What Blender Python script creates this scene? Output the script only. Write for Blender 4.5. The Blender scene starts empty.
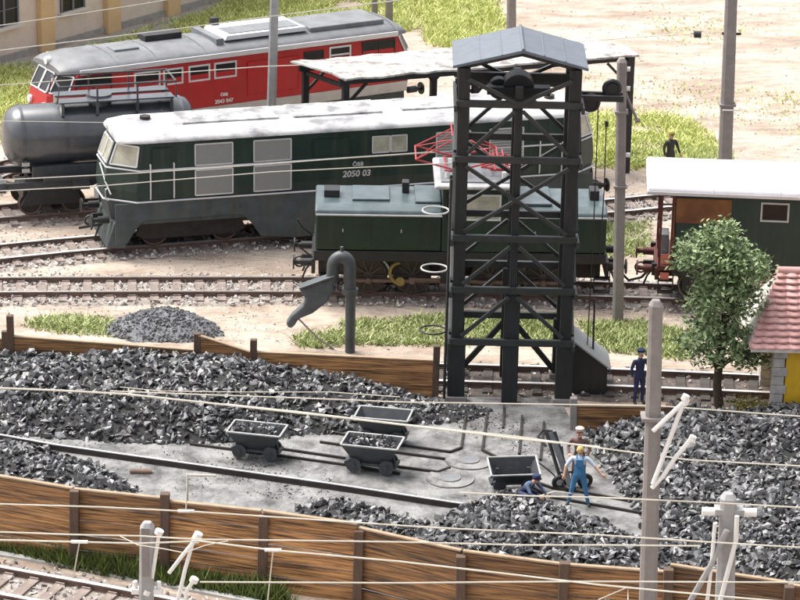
import bpy, bmesh, math, random
import numpy as np
from mathutils import Vector, Matrix
random.seed(7); rng = np.random.default_rng(11)
S = bpy.context.scene; COL = S.collection
PI = math.pi
# ------------------------------------------------------------------ camera, sky, sun, exposure
F_PX = 3000.; TH = math.radians(19.3); CH = 31.9; RO = math.radians(1.2)
CAM = Vector((0, -CH/math.tan(TH), CH))
CROT = Matrix.Rotation(PI/2-TH, 3, 'X') @ Matrix.Rotation(RO, 3, 'Z')
cd = bpy.data.cameras.new('camera'); cam = bpy.data.objects.new('camera', cd); COL.objects.link(cam)
cam.matrix_world = Matrix.Translation(CAM) @ CROT.to_4x4()
cd.sensor_width = 36; cd.lens = 36*F_PX/800; cd.clip_start = 1; cd.clip_end = 3000
S.camera = cam
SUN_EL = math.radians(62); SUN_AZ = math.radians(-62)      # azimuth from +Y towards +X
w = bpy.data.worlds.new('World'); S.world = w; w.use_nodes = True
nt = w.node_tree; bg = nt.nodes['Background']
sky = nt.nodes.new('ShaderNodeTexSky'); sky.sky_type = 'NISHITA'; sky.sun_disc = False
sky.sun_elevation = SUN_EL; sky.sun_rotation = SUN_AZ; sky.dust_density = 6; sky.air_density = .7; sky.ozone_density = 1.0
hs_ = nt.nodes.new('ShaderNodeHueSaturation'); hs_.inputs['Saturation'].default_value = .3
nt.links.new(sky.outputs[0], hs_.inputs['Color']); nt.links.new(hs_.outputs[0], bg.inputs[0]); bg.inputs[1].default_value = 0.15
sl = bpy.data.lights.new('sun', 'SUN'); sl.energy = 1.1; sl.angle = math.radians(35); sl.color = (1, .95, .87)
so = bpy.data.objects.new('sun', sl); COL.objects.link(so)
sd = Vector((math.sin(SUN_AZ)*math.cos(SUN_EL), math.cos(SUN_AZ)*math.cos(SUN_EL), math.sin(SUN_EL)))
so.rotation_euler = sd.to_track_quat('Z', 'Y').to_euler(); so.location = sd*60
S.view_settings.view_transform = 'Standard'; S.view_settings.look = 'None'
S.view_settings.exposure = 1.22; S.view_settings.gamma = 1

# ------------------------------------------------------------------ photo pixel -> place
def ray(x, y): return CROT @ Vector(((x-400)/F_PX, -(y-300)/F_PX, -1.))
def P(x, y, z=0.):
    d = ray(x, y); return CAM + d*((z-CAM.z)/d.z)
def PY(x, y, Y):
    d = ray(x, y); return CAM + d*((Y-CAM.y)/d.y)
def hgt(b, x, y): return PY(x, y, P(*b).y).z

# ------------------------------------------------------------------ materials
def mat(name, c, rough=.6, metal=0., var=.15, sc=3., bump=.0, bsc=20., spec=.5, c2=None, detail=5., stretch=None, island=0., thr=None, bdist=.05, objr=0., streak=0.):
    m = bpy.data.materials.new(name); m.use_nodes = True; n = m.node_tree; L = n.links.new
    b = n.nodes['Principled BSDF']; b.inputs['Roughness'].default_value = rough; b.inputs['Metallic'].default_value = metal
    b.inputs['Specular IOR Level'].default_value = spec
    tc = n.nodes.new('ShaderNodeTexCoord'); src = tc.outputs['Object']
    if stretch:
        mp = n.nodes.new('ShaderNodeMapping'); mp.inputs['Scale'].default_value = stretch; L(src, mp.inputs[0]); src = mp.outputs[0]
    no = n.nodes.new('ShaderNodeTexNoise'); no.inputs['Scale'].default_value = sc; no.inputs['Detail'].default_value = detail; no.inputs['Roughness'].default_value = .65
    L(src, no.inputs['Vector'])
    cr = n.nodes.new('ShaderNodeValToRGB')
    lo, hi = thr or (.3, .7)
    cr.color_ramp.elements[0].position = lo; cr.color_ramp.elements[1].position = hi
    d = c2 or tuple(min(1, v*(1+var)) for v in c)
    e = c if c2 else tuple(v*(1-var) for v in c)
    cr.color_ramp.elements[0].color = (*e, 1); cr.color_ramp.elements[1].color = (*d, 1)
    L(no.outputs['Fac'], cr.inputs[0]); out = cr.outputs[0]
    if island:
        g = n.nodes.new('ShaderNodeNewGeometry'); mr = n.nodes.new('ShaderNodeMapRange')
        mr.inputs['To Min'].default_value = 1-island; mr.inputs['To Max'].default_value = 1+island
        if island > .9:
            pw = n.nodes.new('ShaderNodeMath'); pw.operation = 'POWER'; pw.inputs[1].default_value = 2.2; L(g.outputs['Random Per Island'], pw.inputs[0]); L(pw.outputs[0], mr.inputs[0]); mr.inputs['To Min'].default_value = .25; mr.inputs['To Max'].default_value = 3.6
        else: L(g.outputs['Random Per Island'], mr.inputs[0])
        mx = n.nodes.new('ShaderNodeVectorMath'); mx.operation = 'SCALE'; L(out, mx.inputs[0]); L(mr.outputs[0], mx.inputs['Scale']); out = mx.outputs[0]
    if objr:
        oi = n.nodes.new('ShaderNodeObjectInfo'); mr = n.nodes.new('ShaderNodeMapRange'); mr.inputs['To Min'].default_value = 1-objr; mr.inputs['To Max'].default_value = 1+objr
        L(oi.outputs['Random'], mr.inputs[0]); mx = n.nodes.new('ShaderNodeVectorMath'); mx.operation = 'SCALE'; L(out, mx.inputs[0]); L(mr.outputs[0], mx.inputs['Scale']); out = mx.outputs[0]
    if streak:
        mp2 = n.nodes.new('ShaderNodeMapping'); mp2.inputs['Scale'].default_value = (3.2, 3.2, .35); L(tc.outputs['Object'], mp2.inputs[0])
        n3 = n.nodes.new('ShaderNodeTexNoise'); n3.inputs['Scale'].default_value = 1.6; n3.inputs['Detail'].default_value = 8; L(mp2.outputs[0], n3.inputs['Vector'])
        c3 = n.nodes.new('ShaderNodeValToRGB'); c3.color_ramp.elements[0].position = .48; c3.color_ramp.elements[1].position = .75; c3.color_ramp.elements[1].color = (streak,streak,streak,1); L(n3.outputs['Fac'], c3.inputs[0])
        m3_ = n.nodes.new('ShaderNodeMix'); m3_.data_type = 'RGBA'; L(c3.outputs[0], m3_.inputs[0]); L(out, m3_.inputs[6]); m3_.inputs[7].default_value = (.10,.085,.065,1); out = m3_.outputs[2]
        L(c3.outputs[0], b.inputs['Coat Roughness'])
    L(out, b.inputs['Base Color'])
    if bump:
        n2 = n.nodes.new('ShaderNodeTexNoise'); n2.inputs['Scale'].default_value = bsc; n2.inputs['Detail'].default_value = 6; L(src, n2.inputs['Vector'])
        bp = n.nodes.new('ShaderNodeBump'); bp.inputs['Strength'].default_value = bump; bp.inputs['Distance'].default_value = bdist
        L(n2.outputs['Fac'], bp.inputs['Height']); L(bp.outputs[0], b.inputs['Normal'])
    return m
M = {}
M['sand'] = mat('sand', (.29, .225, .175), .95, c2=(.485, .405, .335), sc=.55, bump=1., bsc=2.2, detail=13, thr=(.38, .6), stretch=(.5,1,1), bdist=.35)
M['ballast_sheet'] = mat('ballast_sheet', (.17, .145, .125), .95, c2=(.38, .335, .295), sc=5, bump=1., bsc=10)
M['kerb'] = mat('pale_kerb', (.38, .38, .36), .8, var=.2, sc=3, bump=.3)
M['stone'] = mat('ballast_stone', (.44, .40, .38), .8, var=.2, sc=2, island=.6)
M['yard'] = mat('yard_dirt', (.05, .05, .048), .7, c2=(.245, .245, .238), sc=1.1, bump=.8, bsc=5, detail=13, thr=(.34, .60), bdist=.1)
M['coal'] = mat('coal', (.064, .064, .066), .40, var=.4, sc=4, bump=.3, bsc=9, spec=.8, island=.93)
M['coal_dust'] = mat('coal_dust', (.02, .02, .02), .9, var=.4, sc=4, bump=.6, bsc=8)
M['slag'] = mat('slag_heap', (.09, .095, .10), .8, c2=(.2, .2, .21), sc=6, bump=.9, bsc=12)
M['wood'] = mat('fence_wood', (.045, .019, .008), .55, c2=(.42, .215, .08), sc=2.6, bump=.5, bsc=6, stretch=(.28, 1, 7), thr=(.38, .66), island=.25, objr=.38, detail=9)
M['wood_top'] = mat('wood_edge', (.33, .235, .15), .6, var=.2)
M['post'] = mat('post_wood', (.09, .055, .037), .7, var=.3, sc=4, stretch=(3, 3, .6))
M['rail_bright'] = mat('polished_rail_top', (.8, .79, .77), .38, .35, var=.05)
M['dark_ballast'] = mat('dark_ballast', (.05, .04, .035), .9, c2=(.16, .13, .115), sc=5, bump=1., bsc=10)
M['rail_side'] = mat('rail_side', (.15, .095, .075), .7, var=.25, sc=4)
M['rail_top'] = mat('rail_top', (.55, .53, .5), .3, .6, var=.1)
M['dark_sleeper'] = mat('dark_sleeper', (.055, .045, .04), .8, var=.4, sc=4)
M['sleeper'] = mat('sleeper', (.20, .16, .14), .8, var=.3, sc=4, stretch=(1, .4, 1), island=.2)
M['green'] = mat('dark_green_paint', (.009, .028, .021), .42, var=.3, sc=1.2, streak=.25)
M['green2'] = mat('bottle_green_paint', (.007, .024, .015), .42, var=.3, sc=1.2, streak=.12)
M['green3'] = mat('carriage_green_paint', (.010, .030, .026), .5, var=.25, sc=1., streak=.15)
M['skirt'] = mat('grey_green_underframe_paint', (.05, .066, .069), .6, var=.3, sc=2, streak=.5)
M['hood_top'] = mat('bluegrey_paint', (.04, .062, .066), .33, c2=(.095, .125, .132), sc=1.6)
M['red'] = mat('red_paint', (.42, .014, .016), .42, var=.12, sc=1, streak=.12)
M['cream'] = mat('cream_band_paint', (.5, .48, .45), .5, var=.15, sc=2)
M['roof_white'] = mat('white_roof_paint', (.20, .20, .21), .5, c2=(.62, .62, .62), sc=1.1, detail=10, thr=(.36, .56), stretch=(.5, 1, 1))
M['roof_grey'] = mat('grey_roof_paint', (.11, .115, .12), .5, c2=(.21, .215, .225), sc=1.2)
M['panel_grey'] = mat('grey_panel', (.16, .17, .18), .6, var=.2, sc=2)
M['cab_roof'] = mat('cab_roof_paint', (.26,.26,.27), .5, c2=(.42,.42,.42), sc=2)
M['roof_mid'] = mat('scuffed_roof_panel', (.17,.17,.175), .6, c2=(.5,.5,.5), sc=1.6, detail=11, thr=(.4,.62))
M['roof_pure'] = mat('bright_white_roof', (.66, .66, .68), .5, var=.05, sc=1, streak=.12)
M['silver'] = mat('silver_trim', (.62, .62, .63), .35, .3, var=.08)
M['grille'] = mat('pale_grille', (.22, .23, .22), .5, var=.15, sc=8, stretch=(1, 1, 8))
M['black'] = mat('black_steel', (.014, .014, .016), .5, var=.4, sc=3)
M['dark'] = mat('dark_running_gear', (.012, .010, .009), .7, c2=(.038, .03, .026), sc=3)
M['tower'] = mat('tower_timber', (.011, .013, .014), .5, var=.45, sc=3, stretch=(2, 2, .6))
M['tower_edge'] = mat('tower_beam', (.022, .025, .025), .45, var=.3, sc=3)
M['tower_roof'] = mat('slate_grey_roof', (.115, .135, .16), .6, var=.12, sc=2.5, bump=.2, bsc=20)
M['tank'] = mat('tank_grey_paint', (.055, .062, .072), .27, var=.25, sc=1.3, streak=.3, spec=.9)
M['glass'] = mat('cab_glass', (.25, .25, .2), .1, c2=(.5, .48, .38), sc=2, spec=.8)
M['glass_dark'] = mat('dark_glass', (.015, .015, .017), .3, var=.3, spec=.35)
M['pole'] = mat('concrete_pole', (.22, .20, .19), .8, var=.15, sc=3, bump=.2)
M['pole_light'] = mat('pale_pole', (.30, .30, .30), .6, var=.2, sc=3)
M['white'] = mat('white_plastic', (.72, .72, .70), .4, var=.05)
M['wire'] = mat('pale_wire', (.50, .47, .40), .4, var=.12, sc=.8)
M['canopy'] = mat('felt_canopy_roof', (.20, .18, .17), .85, c2=(.55, .53, .50), sc=1.8, detail=10, thr=(.40, .56), bump=.4, bsc=6)
M['steel_rim'] = mat('worn_rim', (.42, .42, .41), .4, .3, var=.2)
M['skip'] = mat('skip_iron', (.045, .05, .055), .5, var=.3, sc=4)
M['interior'] = mat('brown_interior_panel', (.075, .02, .008), .6, c2=(.23, .1, .03), sc=.9)
M['oxide'] = mat('red_oxide', (.09, .02, .016), .6, var=.3, sc=3)
M['panto'] = mat('pantograph_red', (.33, .03, .035), .4, var=.1)
M['yellow_wall'] = mat('yellow_brick', (.66, .40, .02), .7, var=.12, sc=3, bump=.2, bsc=12)
M['quoin'] = mat('grey_stone_quoin', (.42, .40, .37), .8, var=.25, sc=5, bump=.4)
M['tile'] = mat('pink_roof_tile', (.42, .22, .20), .6, c2=(.56, .34, .32), sc=3, spec=.4)
M['plaster'] = mat('cream_plaster', (.66, .575, .475), .9, var=.07, sc=2, bump=.5, bsc=14)
M['pilaster'] = mat('ochre_plaster', (.62, .44, .23), .85, var=.06, sc=2)
M['sill'] = mat('pale_sill', (.62, .58, .52), .7, var=.05)
M['pavement'] = mat('pavement_gravel', (.33, .32, .29), .9, var=.2, sc=4, bump=.5)
M['bark'] = mat('bark', (.05, .036, .026), .9, var=.3, sc=6, bump=.6, bsc=15)
M['lead'] = mat('sheet_grey', (.30, .31, .31), .5, var=.08, sc=3)
M['crane'] = mat('dark_cast_iron', (.06, .07, .074), .45, var=.2, sc=3)
M['leather'] = mat('leather_hose', (.065, .077, .084), .6, var=.3, sc=4)
M['wheel_iron'] = mat('wheel_iron', (.05,.035,.03), .6, var=.3, sc=4)
M['wheel_rim'] = mat('wheel_rim', (.07,.052,.045), .5, var=.3, sc=4)
M['brass'] = mat('ochre_ring', (.26, .18, .06), .4, var=.1)
M['loop'] = mat('pale_hoop', (.42, .42, .41), .4, var=.1)
M['tyre'] = mat('rubber', (.012, .012, .012), .7)
M['skin'] = mat('skin', (.55, .32, .22), .6, var=.05)
M['overall'] = mat('blue_overall', (.05, .17, .33), .8, var=.25, sc=5)
M['shirt'] = mat('white_blue_shirt', (.50, .60, .70), .8, var=.1)
M['blue_grey'] = mat('blue_grey_shirt', (.07,.10,.17), .8, var=.5, sc=6)
M['navy'] = mat('navy_uniform', (.012, .02, .07), .7, var=.2)
M['brown_cloth'] = mat('brown_cloth', (.12, .06, .05), .8, var=.2)
M['grey_cloth'] = mat('dark_grey_cloth', (.035, .033, .03), .8, var=.2)
M['hair'] = mat('blond_hair', (.55, .40, .14), .7, var=.15)
M['cap_white'] = mat('pale_cap', (.5, .4, .35), .7, var=.05)
M['cap_yellow'] = mat('yellow_cap', (.50, .45, .12), .7, var=.05)
M['boot'] = mat('boot', (.015, .015, .015), .6)

def veg_mat(name, c, c2):
    m = bpy.data.materials.new(name); m.use_nodes = True; n = m.node_tree; L = n.links.new
    b = n.nodes['Principled BSDF']; b.inputs['Roughness'].default_value = .55
    g = n.nodes.new('ShaderNodeNewGeometry'); cr = n.nodes.new('ShaderNodeValToRGB')
    cr.color_ramp.elements[0].color = (*c, 1); cr.color_ramp.elements[1].color = (*c2, 1)
    L(g.outputs['Random Per Island'], cr.inputs[0]); L(cr.outputs[0], b.inputs['Base Color'])
    b.inputs['Subsurface Weight'].default_value = 0
    return m
M['grass_pale'] = veg_mat('yellow_green_grass', (.34, .40, .10), (.66, .68, .26))
M['grass_mid'] = veg_mat('green_grass', (.18, .24, .07), (.48, .51, .23))
M['grass_dark'] = veg_mat('moss_grass', (.035, .06, .012), (.15, .19, .04))
M['leaf'] = veg_mat('leaf', (.05, .10, .03), (.36, .45, .22))
M['bush'] = veg_mat('bush_leaf', (.10, .09, .02), (.25, .2, .05))

# ------------------------------------------------------------------ mesh helpers
class MB:
    def __init__(s): s.v = []; s.f = []; s.mi = []; s.m = 0
    def add(s, vs, fs):
        o = len(s.v); s.v += [tuple(p) for p in vs]
        for f in fs: s.f.append([i+o for i in f]); s.mi.append(s.m)
        return s
    def box(s, x0, x1, y0, y1, z0, z1):
        return s.add([(x0,y0,z0),(x1,y0,z0),(x1,y1,z0),(x0,y1,z0),(x0,y0,z1),(x1,y0,z1),(x1,y1,z1),(x0,y1,z1)],
                     [(3,2,1,0),(4,5,6,7),(0,1,5,4),(1,2,6,5),(2,3,7,6),(3,0,4,7)])
    def bar(s, p, q, w_, h_, up=(0,0,1)):
        p = Vector(p); q = Vector(q); d = (q-p).normalized(); u = Vector(up)
        if abs(d.dot(u)) > .97: u = Vector((0,1,0))
        a = d.cross(u).normalized()*w_/2; b = a.cross(d).normalized()*h_/2
        return s.add([p-a-b,p+a-b,p+a+b,p-a+b,q-a-b,q+a-b,q+a+b,q-a+b],[(0,1,2,3),(7,6,5,4),(0,4,5,1),(1,5,6,2),(2,6,7,3),(3,7,4,0)])
    def tube(s, pts, r, n=8, r2=None, cap=True):
        pts = [Vector(p) for p in pts]; k = len(pts); vs = []; fs = []
        ref = None
        for i, p in enumerate(pts):
            t = (pts[min(i+1,k-1)]-pts[max(i-1,0)]).normalized()
            if ref is None: ref = Vector((0,0,1)) if abs(t.z) < .9 else Vector((0,1,0))
            a = t.cross(ref).normalized(); b = t.cross(a).normalized(); ref = a.cross(t) if False else ref
            if isinstance(r, (list, tuple)): rr = r[i]
            else: rr = r if r2 is None else r+(r2-r)*i/(k-1)
            vs += [p+a*rr*math.cos(2*PI*j/n)+b*rr*math.sin(2*PI*j/n) for j in range(n)]
        for i in range(k-1):
            for j in range(n): fs.append((i*n+j, i*n+(j+1)%n, (i+1)*n+(j+1)%n, (i+1)*n+j))
        if cap: fs.append(tuple(range(n-1,-1,-1))); fs.append(tuple(range((k-1)*n, k*n)))
        return s.add(vs, fs)
    def cyl(s, p, q, r, n=20, r2=None): return s.tube([p, q], r, n, r2)
    def ring(s, c, R, r, axis='y', n=28, m=6, a0=0, a1=2*PI, sy=1.):
        pts = []
        for i in range(n+1):
            a = a0+(a1-a0)*i/n; u, v_ = R*math.cos(a), R*math.sin(a)*sy
            pts.append((c[0]+u, c[1], c[2]+v_) if axis == 'y' else (c[0]+u, c[1]+v_, c[2]))
        vs = []; fs = []
        for i, p in enumerate(pts):
            a = a0+(a1-a0)*i/n; rad = Vector((math.cos(a),0,math.sin(a))) if axis == 'y' else Vector((math.cos(a),math.sin(a),0))
            ax = Vector((0,1,0)) if axis == 'y' else Vector((0,0,1))
            for j in range(m):
                t = 2*PI*j/m; vs.append(Vector(p)+rad*r*math.cos(t)+ax*r*math.sin(t))
        for i in range(n):
            for j in range(m): fs.append((i*m+j, i*m+(j+1)%m, (i+1)*m+(j+1)%m, (i+1)*m+j))
        return s.add(vs, fs)
    def prism(s, pts, y0, y1):      # outline in xz, extruded along y
        n = len(pts); vs = [(x,y0,z) for x,z in pts]+[(x,y1,z) for x,z in pts]
        return s.add(vs, [tuple(range(n)), tuple(range(2*n-1,n-1,-1))]+[(i,n+i,n+(i+1)%n,(i+1)%n) for i in range(n)])
    def slab(s, pts, z0, z1):
        n = len(pts); vs = [(p[0],p[1],z0) for p in pts]+[(p[0],p[1],z1) for p in pts]
        return s.add(vs, [tuple(range(n-1,-1,-1)), tuple(range(n,2*n))]+[(i,(i+1)%n,n+(i+1)%n,n+i) for i in range(n)])
    def loft(s, secs, cap=True):
        n = len(secs[0]); vs = [p for q in secs for p in q]; fs = []
        for i in range(len(secs)-1):
            for j in range(n): fs.append((i*n+j, i*n+(j+1)%n, (i+1)*n+(j+1)%n, (i+1)*n+j))
        if cap: fs += [tuple(range(n-1,-1,-1)), tuple(range((len(secs)-1)*n, len(secs)*n))]
        return s.add(vs, fs)
    def plate(s, pts, th, nrm):     # quad/polygon with thickness along nrm
        nrm = Vector(nrm).normalized()*th; n = len(pts); pts = [Vector(p) for p in pts]
        return s.add([p for p in pts]+[p+nrm for p in pts], [tuple(range(n)), tuple(range(2*n-1,n-1,-1))]+[(i,n+i,n+(i+1)%n,(i+1)%n) for i in range(n)])
    def build(s, name, ms, parent=None, smooth=False, bevel=0., seg=2):
        me = bpy.data.meshes.new(name); me.from_pydata(s.v, [], s.f)
        ms = ms if isinstance(ms, (list, tuple)) else [ms]
        for m in ms: me.materials.append(m)
        if len(ms) > 1: me.polygons.foreach_set('material_index', s.mi)
        bm = bmesh.new(); bm.from_mesh(me); bmesh.ops.recalc_face_normals(bm, faces=bm.faces[:]); bm.to_mesh(me); bm.free()
        o = bpy.data.objects.new(name, me); COL.objects.link(o)
        if parent: o.parent = parent
        if smooth:
            me.polygons.foreach_set('use_smooth', [True]*len(me.polygons))
            es = o.modifiers.new('es', 'EDGE_SPLIT'); es.split_angle = math.radians(40)
        if bevel:
            b = o.modifiers.new('bevel', 'BEVEL'); b.width = bevel; b.segments = seg; b.limit_method = 'ANGLE'; b.angle_limit = math.radians(35)
        return o
def tag(o, label=None, cat=None, group=None, kind=None):
    if label: o['label'] = label
    if cat: o['category'] = cat
    if group: o['group'] = group
    if kind: o['kind'] = kind
    return o
def empty(name, loc, rz, label, cat, group=None):
    o = bpy.data.objects.new(name, None); COL.objects.link(o); o.location = loc; o.rotation_euler = (0,0,rz)
    o.empty_display_size = .2; return tag(o, label, cat, group)
def struct(name, mb, m): return tag(mb.build(name, m), kind='structure')
def kids(o): return [c for c in bpy.data.objects if c.parent == o]
def copy_tree(o, parent=None):
    c = o.copy(); COL.objects.link(c); c.parent = parent
    for ch in kids(o): copy_tree(ch, c)
    return c
def text_mesh(body, size, m, parent, loc, rot, name='lettering', depth=.01, shear=0.):
    cu = bpy.data.curves.new('t', 'FONT'); cu.body = body; cu.size = size; cu.extrude = depth; cu.align_x = 'CENTER'; cu.shear = shear; cu.offset = size*.02
    t = bpy.data.objects.new('t', cu); COL.objects.link(t)
    dg = bpy.context.evaluated_depsgraph_get(); me = bpy.data.meshes.new_from_object(t.evaluated_get(dg))
    bpy.data.objects.remove(t); me.materials.clear(); me.materials.append(m)
    o = bpy.data.objects.new(name, me); COL.objects.link(o); o.parent = parent; o.location = loc; o.rotation_euler = rot
    return o

# ------------------------------------------------------------------ rocks, blades
def rock_variants(n, flat=1.):
    out = []
    for _ in range(n):
        bm = bmesh.new()
        for _ in range(11):
            v = Vector((random.gauss(0,1), random.gauss(0,1), random.gauss(0,1))).normalized()
            v = Vector((v.x, v.y*random.uniform(.7,1), v.z*flat*random.uniform(.6,1)))*random.uniform(.8,1.05)
            bm.verts.new(v)
        r = bmesh.ops.convex_hull(bm, input=bm.verts[:])
        bmesh.ops.delete(bm, geom=[g for g in r['geom_interior'] if isinstance(g, bmesh.types.BMVert)], context='VERTS')
        bmesh.ops.triangulate(bm, faces=bm.faces[:]); bm.verts.index_update()
        out.append((np.array([v.co[:] for v in bm.verts]), np.array([[v.index for v in f.verts] for f in bm.faces]))); bm.free()
    return out
ROCK = rock_variants(22, .5)
def rand_rot(n):
    q = rng.normal(size=(n,4)); q /= np.linalg.norm(q, axis=1)[:,None]; a,b,c,d = q.T
    return np.stack([np.stack([1-2*(c*c+d*d),2*(b*c-a*d),2*(b*d+a*c)],-1),np.stack([2*(b*c+a*d),1-2*(b*b+d*d),2*(c*d-a*b)],-1),np.stack([2*(b*d-a*c),2*(c*d+a*b),1-2*(b*b+c*c)],-1)],1)
def scatter(name, pos, size, m, kind='stuff', parent=None, extra=None):
    Rm = rand_rot(len(pos)); V = []; Fc = []; o = 0
    for i, p in enumerate(pos):
        v, f = ROCK[rng.integers(len(ROCK))]
        V.append((v*size[i])@Rm[i].T + p); Fc.append(f+o); o += len(v)
    V = np.concatenate(V); Fc = np.concatenate(Fc)
    me = mesh_np(name, V, Fc, m)
    ob = bpy.data.objects.new(name, me); COL.objects.link(ob)
    if parent: ob.parent = parent
    if kind: ob['kind'] = kind
    return ob
def mesh_np(name, V, Fc, m):
    me = bpy.data.meshes.new(name); nf, k = Fc.shape
    me.vertices.add(len(V)); me.vertices.foreach_set('co', V.astype(np.float32).ravel())
    me.loops.add(nf*k); me.loops.foreach_set('vertex_index', Fc.astype(np.int32).ravel())
    me.polygons.add(nf); me.polygons.foreach_set('loop_start', np.arange(nf, dtype=np.int32)*k)
    me.update(calc_edges=True); me.validate(); me.polygons.foreach_set('use_smooth', np.zeros(len(me.polygons), bool)); me.materials.append(m); return me
def in_poly(pts, x, y):
    c = np.zeros(len(x), bool); n = len(pts)
    for i in range(n):
        x1,y1 = pts[i][0],pts[i][1]; x2,y2 = pts[(i+1)%n][0],pts[(i+1)%n][1]
        k = ((y1 > y) != (y2 > y)) & (x < (x2-x1)*(y-y1)/((y2-y1) or 1e-9)+x1); c ^= k
    return c
def edge_dist(pts, x, y):
    d = np.full(len(x), 1e9); n = len(pts)
    for i in range(n):
        a = np.array(pts[i][:2]); b = np.array(pts[(i+1)%n][:2]); ab = b-a
        t = np.clip(((x-a[0])*ab[0]+(y-a[1])*ab[1])/(ab@ab), 0, 1)
        d = np.minimum(d, np.hypot(x-a[0]-t*ab[0], y-a[1]-t*ab[1]))
    return d
def path_dist(pts, x, y):
    d = np.full(len(x), 1e9)
    for i in range(len(pts)-1):
        a = np.array(pts[i][:2]); ab = np.array(pts[i+1][:2])-a
        t = np.clip(((x-a[0])*ab[0]+(y-a[1])*ab[1])/(ab@ab), 0, 1); d = np.minimum(d, np.hypot(x-a[0]-t*ab[0], y-a[1]-t*ab[1]))
    return d
def wpoly(px): return [tuple(P(x,y))[:2] for x,y in px]
def samp(poly, n):
    a = np.array(poly); lo, hi = a.min(0), a.max(0); X = []; Y = []; c = 0
    while c < n:
        x = rng.uniform(lo[0],hi[0],n*2); y = rng.uniform(lo[1],hi[1],n*2); k = in_poly(poly,x,y)
        X.append(x[k]); Y.append(y[k]); c += k.sum()
    return np.concatenate(X)[:n], np.concatenate(Y)[:n]
def area(p): return abs(sum(p[i][0]*p[(i+1)%len(p)][1]-p[(i+1)%len(p)][0]*p[i][1] for i in range(len(p))))/2
NW = [(rng.uniform(.4,2.6), rng.uniform(0,2*PI), rng.uniform(0,2*PI)) for _ in range(14)]
def wob(x, y):
    s = 0
    for f, a, p in NW: s = s+np.sin(f*(x*math.cos(a)+y*math.sin(a))+p)/f**.7
    return s/7
def blades(name, px, dens, h, m, spread=.8, edge=.6, w_=.035):
    poly = wpoly(px); h = h*.55; n = int(area(poly)*dens*1.5); x, y = samp(poly, n); d = edge_dist(poly, x, y)
    k = (rng.uniform(0,1,n) < np.clip(d/edge+.12,0,1)) & (wob(x*1.6+3,y*1.6)+rng.normal(0,.25,n) > -.45); x, y = x[k], y[k]; n = len(x)
    hh = h*rng.uniform(.4,1.15,n)*(.8+.35*wob(x*2,y*2)); a = rng.uniform(0,2*PI,n); wv = w_*rng.uniform(.6,1.4,n)
    base = np.stack([x,y,np.full(n,-.01)],1); dx = np.stack([np.cos(a)*wv,np.sin(a)*wv,np.zeros(n)],1)
    tip = base+np.stack([rng.normal(0,spread,n)*hh,rng.normal(0,spread,n)*hh,np.abs(hh)],1)
    V = np.stack([base-dx,base+dx,tip],1).reshape(-1,3); Fc = np.arange(3*n).reshape(-1,3)
    o = bpy.data.objects.new(name, mesh_np(name,V,Fc,m)); COL.objects.link(o); o['kind'] = 'stuff'; return o

def heap(name, px, hmax, slope, lump, m_l, m_b, dens=1.6, hfun=None, label=None, back=0):
    poly = wpoly(px); a = np.array(poly); lo, hi = a.min(0)-.1, a.max(0)+.1; st = .16
    def H(x, y):
        ed = edge_dist(poly,x,y) if not back else np.minimum(path_dist(poly[back-1:]+poly[:1],x,y), path_dist(poly[:back],x,y)+2.4)
        d = ed*np.where(in_poly(poly,x,y),1,-1)
        h = hmax*(1-np.exp(-np.clip(d,0,9)*slope/hmax))*(1+.35*wob(x*.9,y*.9))
        if hfun is not None: h = h*hfun(x,y)
        return np.where(d > 0, h, -.05)
    nx, ny = int((hi[0]-lo[0])/st)+2, int((hi[1]-lo[1])/st)+2
    gx, gy = np.meshgrid(np.linspace(lo[0],hi[0],nx), np.linspace(lo[1],hi[1],ny)); gz = H(gx.ravel(),gy.ravel())+.02*rng.normal(size=nx*ny)
    V = np.stack([gx.ravel(),gy.ravel(),gz],1); idx = np.arange(nx*ny).reshape(ny,nx)
    Fc = np.stack([idx[:-1,:-1].ravel(),idx[:-1,1:].ravel(),idx[1:,1:].ravel(),idx[1:,:-1].ravel()],1)
    keep = (gz[Fc] > -.03).any(1); Fc = Fc[keep]
    base = bpy.data.objects.new(name, None); COL.objects.link(base)
    bo = bpy.data.objects.new('dust_bed', mesh_np('dust_bed',V,Fc,m_b)); COL.objects.link(bo)
    n = int(area(poly)/(lump*lump)*dens); x, y = samp(poly, n); z = H(x,y)
    sz = lump*.5*np.clip(rng.lognormal(0,.33,n),.45,1.9)
    # spill past the edge
    ns = n//12; sx, sy = samp(poly, ns); cx, cy = a.mean(0); e = edge_dist(poly,sx,sy) < .6
    sx, sy = cx+(sx[e]-cx)*1.05, cy+(sy[e]-cy)*1.05
    pos = np.concatenate([np.stack([x,y,z+sz*.25],1), np.stack([sx,sy,np.full(len(sx),.03)],1)])
    sz = np.concatenate([sz, np.full(len(sx), lump*.22)])
    lo_ = scatter(name, pos, sz, m_l, None)
    # join bed as a second child is not wanted: one stuff object
    bpy.data.objects.remove(base)
    bm = bmesh.new(); bm.from_mesh(lo_.data); k0 = len(bm.faces); bm.from_mesh(bo.data); bm.faces.ensure_lookup_table()
    for f in bm.faces[k0:]: f.material_index = 1; f.smooth = True
    lo_.data.materials.append(m_b); bm.to_mesh(lo_.data); bm.free(); bpy.data.objects.remove(bo)
    lo_.name = name; tag(lo_, label, None, None, 'stuff'); return lo_, H

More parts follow.
